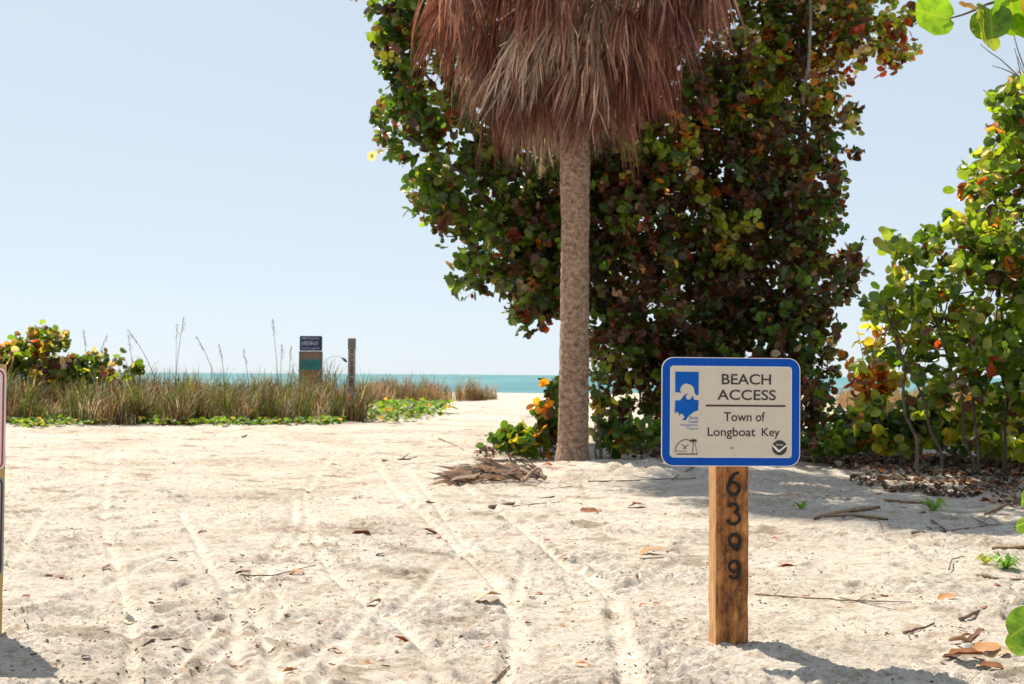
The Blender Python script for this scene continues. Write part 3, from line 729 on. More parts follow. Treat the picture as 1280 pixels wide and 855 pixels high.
# post (local frame: front = -y)
PW = .1435
def post_mesh(w, z0, z1, bev=.006, n=26, jit=.0012, seed=3):
    r_ = random.Random(seed); b = MB(); ring_ = []
    h = w / 2
    prof = [(-h + bev, -h), (0, -h), (h - bev, -h), (h, -h + bev), (h, 0), (h, h - bev), (h - bev, h), (0, h), (-h + bev, h), (-h, h - bev), (-h, 0), (-h, -h + bev)]
    vs = []
    for i in range(n + 1):
        z = z0 + (z1 - z0) * i / n
        for x, y_ in prof: vs.append((x + r_.gauss(0, jit), y_ + r_.gauss(0, jit), z))
    m = len(prof)
    fs = [(i * m + k, i * m + (k + 1) % m, (i + 1) * m + (k + 1) % m, (i + 1) * m + k) for i in range(n) for k in range(m)]
    fs.append(tuple(range(n * m, (n + 1) * m)))
    return b.add(vs, fs)
SZ = (CAMZ + ray(913, 515)[2] * (DS - .09)) - gz0         # sign centre height above its foot
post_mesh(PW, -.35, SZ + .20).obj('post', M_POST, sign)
W_, H_ = .606, .468
panel = bpy.data.objects.new('sign_panel', rrect and MB().prism(rrect(W_, H_, .052), -PW / 2 - .006, -PW / 2 - .002).mesh('sign_panel', M_TAN)); COL.objects.link(panel); panel.parent = sign
panel.location = (-.008, 0, SZ); panel.rotation_euler = (0, R(.15), 0)
fy = -PW / 2 - .006
b = MB(); ring(b, W_ - .006, H_ - .006, .050, .034, fy - .0008, fy + .0005); b.obj('border', M_BLUE, panel)
b = MB(); ring(b, W_, H_, .052, .003, fy - .0014, fy + .0007); b.obj('edge_line', M_WHT, panel)
b = MB(); ring(b, W_ - .074, H_ - .074, .004, .003, fy - .0008, fy + .0005); b.obj('inner_line', M_WHT, panel)
u = lambda px: (px - 913) / 289.0
v = lambda py: -(py - 515.5) / 289.0
ty = fy - .0012
def TX(name, s, x0, x1, y0, y1, m, bold=0.0, shear=0): return text_obj(name, s, m, panel, u((x0 + x1) / 2), v((y0 + y1) / 2), (x1 - x0) / 289, (y1 - y0) / 289, ty, bold=bold, shear=shear)
# source crops: 1 px of the crop = 1/5.7 px of the photo
cx = lambda a: 820 + a / 5.7
cy = lambda a: 440 + a / 5.7
TX('lettering', 'BEACH', cx(462), cx(818), cy(160), cy(236), M_BLK, .013)
TX('lettering', 'ACCESS', cx(430), cx(853), cy(272), cy(346), M_BLK, .013)
TX('lettering', 'Town', cx(478), cx(678), cy(432), cy(497), M_BLK, .010); TX('lettering', 'of', cx(708), cx(775), cy(430), cy(497), M_BLK, .010)
TX('lettering', 'Longboat', cx(362), cx(706), cy(540), cy(622), M_BLK, .010); TX('lettering', 'Key', cx(752), cx(882), cy(542), cy(620), M_BLK, .010)
b = MB(); b.box((u(cx(636)), ty, v(cy(386))), ((cx(922) - cx(348)) / 289, .001, .0078)); b.obj('divider_line', M_BLK, panel)
b = MB(); b.box((u(cx(536)), ty - .001, v(cy(686))), (.008, .003, .008)); b.obj('bolt', M_OLDW, panel)
b = MB(); b.box((u(cx(532)), ty - .001, v(cy(168))), (.007, .003, .007)); b.obj('bolt', M_OLDW, panel)
# coastal logo: blue block with pale sun, wave and a ragged lower map edge
poly = [(128, 148), (296, 148), (296, 305), (285, 318), (268, 300), (262, 262), (240, 240), (205, 230), (175, 245), (162, 275), (170, 300), (150, 292), (128, 298)]
b = MB(); b.prism([(u(cx(x)), v(cy(y_))) for x, y_ in poly][::-1], ty, ty + .001)
poly = [(128, 352), (165, 350), (190, 318), (222, 296), (205, 322), (210, 345), (235, 345), (255, 318), (262, 345), (296, 350), (294, 420), (262, 432), (225, 462), (205, 490), (178, 492), (196, 470), (185, 450), (165, 446), (160, 464), (154, 440), (138, 432), (130, 446), (126, 420)]
b.prism([(u(cx(x)), v(cy(y_))) for x, y_ in poly][::-1], ty, ty + .001)
b.obj('coast_emblem', M_LBLUE, panel)
for i, (s_, x0) in enumerate([('Florida', 230), ('Coastal', 224), ('Management', 168), ('Program', 216)]):
    y0 = 464 + i * 26; TX('small_lettering', s_, cx(x0), cx(292), cy(y0), cy(y0 + 21), M_LBLUE)
# round agency seal
b = MB(); cxs, czs, rr_ = u(cx(881)), v(cy(682)), 54 / 5.7 / 289
b.prism([(cxs + rr_ * math.cos(2 * math.pi * k / 28), czs + rr_ * math.sin(2 * math.pi * k / 28)) for k in range(28)], ty, ty + .001); b.obj('round_seal', M_BLK, panel)
b = MB(); g = [(-.98, .22), (-.86, .40), (-.45, .05), (-.1, -.30), (.15, -.18), (.5, .12), (.9, .42), (.97, .2), (.55, -.12), (.2, -.42), (0, -.60), (-.3, -.52), (-.6, -.2)]
b.prism([(cxs + x * rr_, czs + z * rr_) for x, z in g][::-1], ty - .0008, ty); b.obj('seal_bird', M_WHT, panel)
text_obj('seal_lettering', 'NOAA', M_WHT, panel, cxs, czs + rr_ * .38, rr_ * .9, rr_ * .26, ty - .0008)
# dome emblem with a palm and a bird
def cpt(x, y_): return Vector((u(cx(x)), ty, v(cy(y_))))
b = MB(); b.tube([cpt(128 + 0, 715), cpt(132, 690), cpt(146, 662), cpt(168, 640), cpt(196, 628), cpt(224, 630), cpt(240, 640)], .0016, 4)
b.tube([cpt(255, 720), cpt(258, 680), cpt(262, 650)], .0013, 4); b.tube([cpt(285, 722), cpt(279, 690), cpt(274, 655)], .0009, 4)
for a in range(9):
    an = a / 9 * 6.283; b.tube([cpt(262, 640), cpt(262 + 20 * math.cos(an), 636 + 11 * math.sin(an) - 3), cpt(262 + 28 * math.cos(an), 642 + 14 * math.sin(an))], [.002, .0018, .0006], 4)
b.tube([cpt(176, 660), cpt(190, 672), cpt(202, 684), cpt(212, 672), cpt(228, 664)], [.0006, .0016, .002, .0016, .0006], 4)
b.tube([cpt(202, 684), cpt(188, 692), cpt(216, 694)], [.002, .0012, .0006], 4)
for k_ in range(5): b.tube([cpt(136 + k_ * 16, 714 - (k_ % 2) * 5), cpt(146 + k_ * 16, 709)], .0013, 4)
for k_ in range(11): b.box(cpt(145 + k_ * 14, 730), (.0062 if k_ % 3 else .0048, .001, .0058))
b.obj('palm_emblem', M_BLK, panel)
# house numbers nailed down the post
M_NUM = m_bark('tarnished_metal', (.006, .005, .005), (.018, .015, .012), (.08, .07, .055), (60, 60, 60), .003)
def pz(py): return CAMZ + ray(911, py)[2] * (DS - .075) - gz0
def arc(cx_, cz_, rx, rz, a0, a1, n=14): return [(cx_ + rx * math.cos(R(a0 + (a1 - a0) * k / n)), cz_ + rz * math.sin(R(a0 + (a1 - a0) * k / n))) for k in range(n + 1)]
digits = [(pz(606), [arc(0, -.016, .026, .026, 130, 490)[:], [(-.018, .004), (-.012, .026), (.004, .044), (.022, .052)]], .0062),
          (pz(642), [arc(0, .022, .0205, .019, 160, -75), arc(0, -.018, .0265, .0265, 80, -160)], .0060),
          (pz(678), [arc(.006, .008, .024, .026, 0, 360), [(.030, .004), (.026, -.02), (.012, -.036)]], .0066),
          (pz(712), [arc(.004, .014, .022, .022, 0, 360), [(.026, .012), (.028, -.012), (.018, -.034), (-.002, -.038), (-.016, -.026)]], .0056)]
for zc, strokes, r_ in digits:
    b = MB()
    for s_ in strokes:
        pts = [Vector((x + .004, -PW / 2 - .005, zc + z * 1.02)) for x, z in s_]
        b.tube(pts, [r_ * 1.18 * (1 + .22 * math.sin(i * 2.3) * math.sin(i * .9 + 1)) for i in range(len(pts))], 7)
    b.obj('number', M_NUM, sign, True)
# ---- cut off double sign at the left edge
M_REDB = m_paint('sign_red', (.36, .03, .03), .4); M_PINK = m_paint('sign_white_face', (.70, .60, .58), .4); M_GRY = m_paint('sign_grey_edge', (.26, .26, .24), .5); M_MAU = m_paint('sign_pale_grey_face', (.40, .34, .34), .4)
DL = 5.72; lx = (8 - 640) / 1600 * (DL - .08) ; cxl = lx - .152
ls = thing('double_sign_post', 'red edged and grey edged signs stacked on a wooden post at the left edge', 'sign', (cxl + .026, DL, gz(cxl, DL)))
z0_ = gz(cxl, DL)
def lz(py): return CAMZ + ray(0, py)[2] * (DL - .08) - z0_
post_mesh(.14, -.35, lz(455), seed=9).obj('post', m_paint('yellow_wood', (.50, .33, .10), .7, .3), ls)
for (ya, yb, mf, me_, ml, nm) in ((460, 588, M_PINK, M_PINK, M_REDB, 'upper_sign_panel'), (595, 722, M_MAU, M_GRY, M_BLK, 'lower_sign_panel')):
    h_ = lz(ya) - lz(yb); p = link(nm, MB().prism(rrect(.305, h_, .035), -.079, -.074).mesh(nm, me_), ls); p.location = (-.026, 0, (lz(ya) + lz(yb)) / 2)
    b = MB(); ring(b, .305 - .014, h_ - .014, .03, .008, -.0802, -.0788); b.obj('border', ml, p)
    b = MB(); b.prism(rrect(.305 - .030, h_ - .030, .022), -.0798, -.0785); b.obj('sign_face', mf, p)

# ---- far board and far post on the dune
DK_ = 32.0
M_NAVY = m_paint('far_sign_blue', (.02, .035, .13), .5, .3); M_BRN = m_paint('board_brown', (.33, .20, .14), .8, .35); M_TEAL = m_paint('board_teal', (.04, .27, .25), .7, .5); M_RUST = m_paint('board_rust', (.44, .22, .09), .8, .4)
kp = at(388, 500, DK_); kz = float(base_h(kp.x, DK_))
kb = thing('beach_notice_board', 'tall narrow painted board topped by a small navy blue sign on the dune', 'notice board', (kp.x, DK_, kz))
def kzz(py): return at(388, py, DK_).z - kz
w_ = 25.5 / 50
def bd(nm, ya, yb, m, th=.05, w=w_, y0=0):
    return MB().box((0, y0, (kzz(ya) + kzz(yb)) / 2), (w, th, kzz(ya) - kzz(yb))).obj(nm, m, kb)
bd('board', 439, 530, M_BRN); bd('painted_band', 449, 462, M_TEAL, .056, w_ - .03); bd('painted_band', 464, 478, M_RUST, .056, w_ - .22)
for s_ in (-1, 1): MB().box((s_ * (w_ / 2 + .012), 0, kzz(439) / 2), (.05, .07, kzz(439))).obj('side_post', M_OLDW, kb)
top = link('top_sign', MB().prism(rrect(28 / 50, kzz(420) - kzz(438.5), .03), -.02, .02).mesh('top_sign', M_NAVY), kb); top.location = (.005, -.03, (kzz(420) + kzz(438.5)) / 2)
b = MB(); r_ = random.Random(5)
for row, (zc, hh) in enumerate(((.125, .05), (0.0, .13), (-.125, .045))):
    x = -.21
    while x < .2:
        ww = r_.uniform(.02, .045); b.box((x, -.021, zc + r_.uniform(-.008, .008)), (ww, .003, hh * r_.uniform(.6, 1))); x += ww + .018
b.obj('faded_lettering', m_paint('faded_white', (.45, .45, .5), .6, .4), top)
r_ = random.Random(8)
for i in range(9):
    MB().tube([(r_.uniform(-.2, .2), -.032, kzz(451 + r_.random() * 9)), (r_.uniform(-.2, .2), -.034, kzz(451 + r_.random() * 9))], .016, 5).obj('painted_stroke', M_TEAL if i % 2 else m_paint('stroke_green', (.08, .26, .17), .7), kb)

DPs = 28.2; fp = at(439, 526, DPs); fz = float(base_h(fp.x, DPs))
fpo = thing('marker_post', 'tall thin grey wooden post with dark characters down its face on the dune', 'post', (fp.x, DPs, fz))
def fzz(py): return at(439, py, DPs).z - fz
post_mesh(.15, -.2, fzz(423), seed=12).obj('post', m_bark('pale_weathered_wood', (.16, .14, .13), (.36, .32, .30), (.50, .46, .43), (20, 20, 2), .004), fpo)
MB().box((0, 0, fzz(430)), (.158, .158, fzz(423.5) - fzz(437))).obj('dark_cap', M_OLDW, fpo)
MB().box((0, 0, fzz(506)), (.162, .162, fzz(491) - fzz(522))).obj('painted_foot', m_paint('chalky_white', (.55, .52, .50), .8, .3), fpo)
r_ = random.Random(4)
for i, py in enumerate(range(440, 490, 7)):
    b = MB(); zc = fzz(py)
    b.tube([(r_.uniform(-.04, -.02), -.078, zc + .035), (.04, -.078, zc + .04), (.035, -.078, zc - .01), (-.03, -.078, zc - .02), (-.03, -.078, zc - .045), (.04, -.078, zc - .045)][:r_.randint(4, 6)], .011, 4)
    b.obj('character', M_BLK, fpo)

# ------------------------------------------------------------------ dune grass, vines, sea oats
def inpoly(x, y, poly):
    c = np.zeros(x.shape, bool); n = len(poly)
    for i in range(n):
        (x1, y1), (x2, y2) = poly[i], poly[(i + 1) % n]
        with np.errstate(divide='ignore', invalid='ignore'):
            c ^= ((y1 > y) != (y2 > y)) & (x < (x2 - x1) * (y - y1) / (y2 - y1) + x1)
    return c
def gpoly(pts): return [ground_at(*p) for p in pts]
def fill(poly, n):
    xs = [p[0] for p in poly]; ys_ = [p[1] for p in poly]; X_ = []; Y_ = []
    while len(X_) < n:
        x = rs.uniform(min(xs), max(xs), 4 * n); y_ = rs.uniform(min(ys_), max(ys_), 4 * n); k = inpoly(x, y_, poly)
        X_ += list(x[k]); Y_ += list(y_[k])
    return np.array(X_[:n]), np.array(Y_[:n])
def grass(name, label, poly, nclump, per, hmin, hmax, cols, wd=.008):
    cx_, cy_ = fill(poly, nclump); n = nclump * per
    x = np.repeat(cx_, per) + rs.normal(0, .085, n); y_ = np.repeat(cy_, per) + rs.normal(0, .10, n)
    tall = np.repeat(rs.uniform(.35, 1.0, nclump) ** 1.3 * (1 + .5 * noise(cx_ * .9, cy_ * .9)), per); h = rs.uniform(hmin, hmax, n) * tall
    z = base_h(x, y_) - .03; az = rs.uniform(0, 2 * np.pi, n); ln = rs.uniform(.05, .75, n) * h
    dx, dy = np.cos(az) * ln + .06 * h, np.sin(az) * ln
    sx, sy = -np.sin(az) * wd, np.cos(az) * wd
    V = np.zeros((n, 7, 3)); fr = [0, .4, .75]
    for k, t in enumerate(fr):
        cxk = x + dx * t ** 2; cyk = y_ + dy * t ** 2; czk = z + h * (t - .12 * t * t); w = 1 - .3 * t
        V[:, 2 * k] = np.stack([cxk - sx * w, cyk - sy * w, czk], -1); V[:, 2 * k + 1] = np.stack([cxk + sx * w, cyk + sy * w, czk], -1)
    V[:, 6] = np.stack([x + dx, y_ + dy, z + h * (.88 - .3 * (ln / h) ** 2)], -1)
    tf = np.array([(0, 1, 3), (0, 3, 2), (2, 3, 5), (2, 5, 4), (4, 5, 6)])
    Fc = (tf[None] + (np.arange(n) * 7)[:, None, None]).reshape(-1, 3)
    base = np.repeat(pick(cols, nclump) * rs.uniform(.6, 1.4, (nclump, 1)), per, 0) * rs.uniform(.7, 1.3, (n, 1))
    other = pick(cols, n); C = np.where(rs.rand(n)[:, None] < .4, other, base)
    me = npmesh(name, V.reshape(-1, 3), Fc, np.repeat(C, 7, 0), M_GRASS, False, 3)
    return tag(link(name, me), label, 'grass', None, 'stuff')
GC = [(32, (.14, .17, .03)), (16, (.22, .14, .08)), (28, (.07, .10, .018)), (9, (.40, .31, .20)), (20, (.15, .07, .04)), (6, (.52, .44, .32))]
GB = [(20, (.14, .15, .045)), (30, (.26, .16, .09)), (22, (.34, .24, .14)), (10, (.18, .10, .06))]
grass('dune_grass', 'dense olive and straw dune grass band behind the open sand on the left', gpoly([(-60, 531), (300, 531), (450, 528), (455, 514), (400, 508), (-60, 508)]), 760, 46, .40, 1.30, GC)
grass('dune_grass', 'thinner brown dune grass on the crest between the far post and the sea', gpoly([(445, 507), (530, 508), (560, 503), (560, 499), (440, 499)]), 230, 30, .35, 1.0, GB)
grass('dune_grass', 'small dark tuft of dune grass on the crest left of the palm path', gpoly([(568, 502), (618, 500), (618, 498), (572, 498)]), 34, 30, .4, 1.0, GB)
grass('dune_grass', 'straw coloured dune grass seen through the gap under the right hand tree', gpoly([(1050, 512), (1290, 512), (1290, 500), (1050, 500)]), 420, 24, .4, .8, [(10, (.42, .28, .13)), (8, (.34, .22, .12)), (4, (.2, .2, .06))])
def groundcover(name, label, poly, n, size, pal, cat='ground cover', up=.05):
    x, y_ = fill(poly, n); z = base_h(x, y_) + rs.uniform(.01, up, n)
    nrm = np.stack([rs.normal(0, .35, n), rs.normal(0, .35, n), np.ones(n)], -1); tip = rs.normal(size=(n, 3))
    o = scatter(name, np.stack([x, y_, z], -1), frames(nrm, tip), rs.uniform(*size, n), pick(pal, n), material=M_MATTE)
    return tag(o, label, cat, None, 'stuff')
VG = [(30, (.12, .21, .02)), (24, (.07, .14, .015)), (8, (.24, .28, .04)), (4, (.35, .2, .08))]
groundcover('beach_vine', 'bright green creeping beach vine along the foot of the left dune grass', gpoly([(5, 532), (40, 536), (130, 532), (145, 530), (160, 532), (285, 533), (300, 532), (420, 531), (440, 528), (300, 528), (150, 528), (130, 527), (5, 527)]), 1100, (.07, .12), VG, up=.12)
groundcover('beach_vine', 'bright green creeping beach vine right of the far marker post', gpoly([(445, 524), (480, 530), (530, 524), (568, 517), (540, 514), (480, 512)]), 700, (.08, .14), VG, up=.3)
# litter: dead leaves in the shade under the trees
DL_ = [(20, (.13, .075, .05)), (12, (.24, .16, .11)), (24, (.07, .045, .035)), (8, (.40, .27, .19)), (4, (.42, .13, .05))]
def litter(name, label, poly, n, size=(.03, .085), fn=None):
    x, y_ = fill(poly, n * 2); k_ = noise(x * .9 + 2, y_ * 1.7) + .6 * noise(x * 3, y_ * 5) + rs.normal(0, .2, 2 * n) > -.05; x, y_ = x[k_], y_[k_]; n = len(x); z = hgt(x, y_) + rs.uniform(.0, .03, n)
    nrm = np.stack([rs.normal(0, .5, n), rs.normal(0, .5, n), np.ones(n)], -1)
    o = scatter(name, np.stack([x, y_, z], -1), frames(nrm, rs.normal(size=(n, 3))), rs.uniform(*size, n), pick(DL_, n), template=leaf_template(5, .14), material=M_DRY)
    return tag(o, label, 'leaf litter', None, 'stuff')
litter('leaf_litter', 'dark carpet of dead leaves in the shade under the sea grapes', gpoly([(760, 572), (900, 572), (1300, 600), (1300, 570), (1040, 562), (760, 558)]), 4200)
litter('leaf_litter', 'strip of dead leaves at the sunny edge of the right hand shade', gpoly([(1060, 606), (1180, 622), (1330, 650), (1330, 592), (1040, 582)]), 900)
litter('leaf_litter', 'dry brown leaves scattered left of the palm foot', gpoly([(590, 575), (720, 573), (700, 560), (600, 562)]), 330)
# tiny chips of bark and shell all over the sand
def chips(name, label, n, ymin, ymax, smin, smax):
    y_ = ymin * (ymax / ymin) ** rs.rand(n); x = rs.uniform(-.45, .45, n) * y_
    m_ = noise(x * 1.1 + 3, y_ * .9) + .7 * noise(x * 4, y_ * 3) + rs.normal(0, .22, n) > .18; x, y_ = x[m_], y_[m_]; n = len(x)
    tv = np.array([(-.5, 0, 0), (.5, .15, .1), (.1, .55, .25), (0, -.25, .3)]); tf = np.array([(0, 1, 2), (0, 3, 1), (1, 3, 2), (0, 2, 3)])
    cols = pick([(20, (.10, .065, .045)), (12, (.22, .14, .09)), (6, (.42, .34, .27)), (5, (.35, .15, .07)), (4, (.06, .05, .045))], n)
    nrm = np.stack([rs.normal(0, .4, n), rs.normal(0, .4, n), np.ones(n)], -1)
    o = scatter(name, np.stack([x, y_, hgt(x, y_)], -1), frames(nrm, rs.normal(size=(n, 3))), rs.uniform(smin, smax, n) * rs.uniform(.4, 1, n), cols, template=(tv, tf), material=M_DRY, smooth=False)
    return tag(o, label, 'debris', None, 'stuff')
chips('sand_debris', 'tiny dark chips of bark and shell strewn over the sand', 22000, 4.3, 27, .006, .028)

def sea_oat(i, px, ptop, pbase, lean, d, label):
    a = at(px, pbase, d); z0 = base_h(a.x, a.y); top = at(px + lean, ptop, d)
    t = thing('sea_oat', label, 'sea oats', (a.x, a.y, z0), 'sea oat stalks rising out of the dune grass')
    pts = []; n = 8
    for k in range(n + 1):
        s_ = k / n; pts.append(Vector((a.x + (top.x - a.x) * s_ ** 2, a.y, z0 + (top.z - z0) * s_)))
    fix(MB().tube(pts, [.010 - .006 * k / n for k in range(n + 1)], 4, (.24, .20, .12)).obj('stalk', M_GRASS), t)
    b = MB(); r_ = random.Random(i); p = pts[-1]; dr = (pts[-1] - pts[-3]).normalized()
    for k in range(16):
        q = p - dr * .022 * k + Vector((0, 0, 0)); e = q + Vector((r_.uniform(-.05, .09), r_.uniform(-.04, .04), -.045 - .03 * r_.random()))
        w = .008; b.add([q, (q + e) / 2 + Vector((w, 0, 0)), e, (q + e) / 2 - Vector((w, 0, .0))], [(0, 1, 2, 3)], (.34, .26, .16))
    fix(b.obj('seed_head', M_GRASS), t)
oats = [(110, 412, 490, -6, 'slim sea oat stalk just right of the orange leaved bush'), (112, 418, 488, 22, 'bent sea oat stalk leaning right over the orange leaved bush'), (168, 418, 480, -8, 'sea oat stalk at the right end of the orange leaved bush'),
        (200, 412, 490, -40, 'long sea oat stalk slanting left over the middle of the left grass'), (218, 396, 500, 12, 'tallest sea oat stalk in the left grass band'), (219, 404, 500, 2, 'upright sea oat stalk beside the tallest one'),
        (275, 420, 500, -30, 'curved sea oat stalk left of the navy blue board'), (282, 430, 500, -8, 'short sea oat stalk left of the navy blue board'), (312, 436, 500, -8, 'pale sea oat stalk halfway between bush and board'),
        (348, 398, 505, -8, 'thin sea oat stalk close to the left of the board'), (350, 430, 505, 2, 'dark thick sea oat stalk close to the left of the board'), (360, 432, 500, 4, 'faint sea oat stalk touching the left of the board')]
for i, (px, pt, pbse, ln, lb) in enumerate(oats): sea_oat(i, px, pt, pbse + 15, ln, 29.0 + (i % 3), lb)
# arching stalk between board and marker post
t = thing('sea_oat', 'arching sea oat stalk between the board and the marker post', 'sea oats', tuple(at(400, 505, 31)), 'sea oat stalks rising out of the dune grass')
fix(MB().tube([at(399, 510, 31), at(403, 470, 31), at(406, 452, 31), at(413, 446, 31), at(422, 445, 31), at(430, 449, 31)], [.009, .007, .006, .005, .004, .003], 4, (.24, .2, .12)).obj('stalk', M_GRASS), t)
fix(MB().tube([at(427, 447, 31), at(431, 450, 31), at(434, 453, 31)], [.01, .04, .008], 6, (.12, .1, .08)).obj('seed_head', M_GRASS), t)

# ------------------------------------------------------------------ near sea grape at the right edge
LVn, LFn = leaf_template(11, .12, .09, .52)
nt_ = thing('sea_grape_tree', 'near sea grape with big veined leaves reaching in at the upper right corner', 'tree', (3.15, 5.9, gz(3.15, 5.9)))
near_meshes = [npmesh('near_leaf', LVn, LFn, np.repeat(np.array([c]), len(LVn), 0), M_NEAR, True, 3) for c in ((.15, .27, .015), (.09, .17, .02), (.20, .24, .03), (.06, .11, .02), (.34, .18, .03))]
def near_leaf(p, tip, nrm, s, k, parent=nt_):
    fr = frames(np.array([nrm], float), np.array([tip], float))[0]
    o = link('leaf', near_meshes[k], parent)
    m = Matrix([list(fr[r] * s) + [p[r]] for r in range(3)] + [[0, 0, 0, 1]])
    o.matrix_parent_inverse = parent.matrix_world.inverted(); o.matrix_world = m; return o
DN = 5.5
tr_ = limb((3.15, 5.9, -.15), (3.2, 5.8, 1.9), .06, .045, nt_, (.06, 0, 0), 'trunk')
hub = Vector((3.2, 5.8, 1.9)); hub2 = at(1300, -6, DN)
limb(hub, hub2, .03, .014, nt_, (.1, 0, .1)); limb(hub, (3.3, 5.6, 3.6), .04, .01, nt_)
limb(hub2, at(1232, 6, DN), .010, .006, nt_, (0, 0, .01), n=5, jit=.01); limb(at(1232, 6, DN), at(1172, 26, DN), .006, .0035, nt_, (0, 0, -.01), 'twig', 6, .01)
for (bx, by, txx, tyy, nn, s, k) in [((1192), 24, (-.7), (.05), (.25, -1, .15), .19, 0), (1228, 8, -.35, -.95, (.75, -.7, .2), .21, 2), (1238, 8, .12, -.9, (-.4, -.8, .3), .17, 1),
                                     (1262, -10, .05, -.95, (.2, -1, .1), .20, 0), (1285, -8, -.1, -1, (.6, -.8, .2), .19, 4), (1290, 25, -.6, -.6, (.1, -1, .5), .13, 0), (1215, 0, -.3, .8, (.6, -.6, .5), .12, 3), (1225, 12, -.9, -.2, (.2, -.5, .8), .1, 4)]:
    near_leaf(at(bx, by, DN), (txx, .1, tyy), nn, s, k)
# low shoots of the same tree at mid height and by the ground
limb((3.15, 5.9, .1), at(1292, 640, DN), .02, .006, nt_, (0, 0, .12), 'branch'); limb((3.15, 5.9, .0), at(1300, 790, 5.1), .02, .006, nt_, (0, -.1, .12), 'branch')
for (bx, by, d_, tx_, tz_, nn, s, k) in [(1294, 610, DN, -.4, -.75, (.3, -1, .1), .11, 1), (1296, 650, DN, -.9, -.1, (.2, -.7, -.5), .10, 3), (1298, 640, DN, .2, -.9, (.5, -.8, .2), .1, 0),
                                         (1300, 772, 5.1, -.85, -.5, (.1, -1, .3), .155, 1), (1298, 800, 5.1, -.7, -.4, (-.2, -.6, .9), .13, 0), (1310, 780, 5.1, .2, .8, (.2, -1, .2), .15, 1)]:
    near_leaf(at(bx, by, d_), (tx_, .05, tz_), nn, s, k)
for i in range(230):
    c_ = rnd.choice([(3.3, 5.6, 3.4, .7), (3.1, 5.9, 2.7, .5), (3.7, 5.7, 2.2, .6), (3.4, 6.0, .9, .45), (3.6, 5.6, 3.9, .8)])
    p = Vector((c_[0] + rnd.gauss(0, c_[3] * .5), c_[1] + rnd.gauss(0, c_[3] * .5), c_[2] + rnd.gauss(0, c_[3] * .5)))
    if p.x < .43 * p.y + .22: continue
    near_leaf(p, (rnd.gauss(0, 1), rnd.gauss(0, 1), -.5), (rnd.gauss(0, .6), rnd.gauss(0, .6) - .3, 1), rnd.uniform(.12, .2), rnd.choice((0, 1, 1, 2, 3)))

# ------------------------------------------------------------------ fallen leaves, sticks, sprouts
CURL = [(.30, .12, .05), (.16, .07, .045), (.52, .26, .11), (.38, .08, .03), (.60, .43, .28), (.62, .53, .43), (.62, .10, .03)]
def curled(k, fold):
    f_ = fold
    V, Fc = leaf_template(6, .0, .03, .30); V = V.copy()
    ang = V[:, 0] * fold * 2.2; V[:, 2] = np.abs(V[:, 0]) * np.sin(np.abs(ang)) * .55 + (.07 if f_ < 1 else -.05) * np.sin(V[:, 1] * 3.1) + .05 * np.sin(V[:, 1] * 9 + k) + .02
    V[:, 0] = V[:, 0] * np.cos(ang * .8); V[:, 1] -= .5
    V2 = V.copy(); V2[:, 2] -= .012
    Va = np.concatenate([V, V2]); n = len(V); Fa = np.concatenate([Fc, Fc[:, ::-1] + n])
    return npmesh('fallen_leaf', Va, Fa, np.repeat(np.array([CURL[k]]), len(Va), 0), M_DRY, True, 3)
CM_ = [[curled(k, f) for f in (.4, .9, 1.5)] for k in range(len(CURL))]
def fallen(px, py, wpx, k, f, label, group=None, rz=None, up=0, tilt=None):
    p = gp(px, py); s = wpx / 1600 * p.y * .95
    o = link('fallen_leaf', CM_[k][f]); o.location = p + Vector((0, 0, .004 + s * .05 + up)); o.scale = (s, s, s)
    o.rotation_euler = tilt or (rnd.gauss(0, .22), rnd.gauss(0, .22), rnd.uniform(1.2, 1.9) if rz is None else rz)
    tag(o, label, 'fallen leaf', group or 'fallen leaves on the sand'); return o
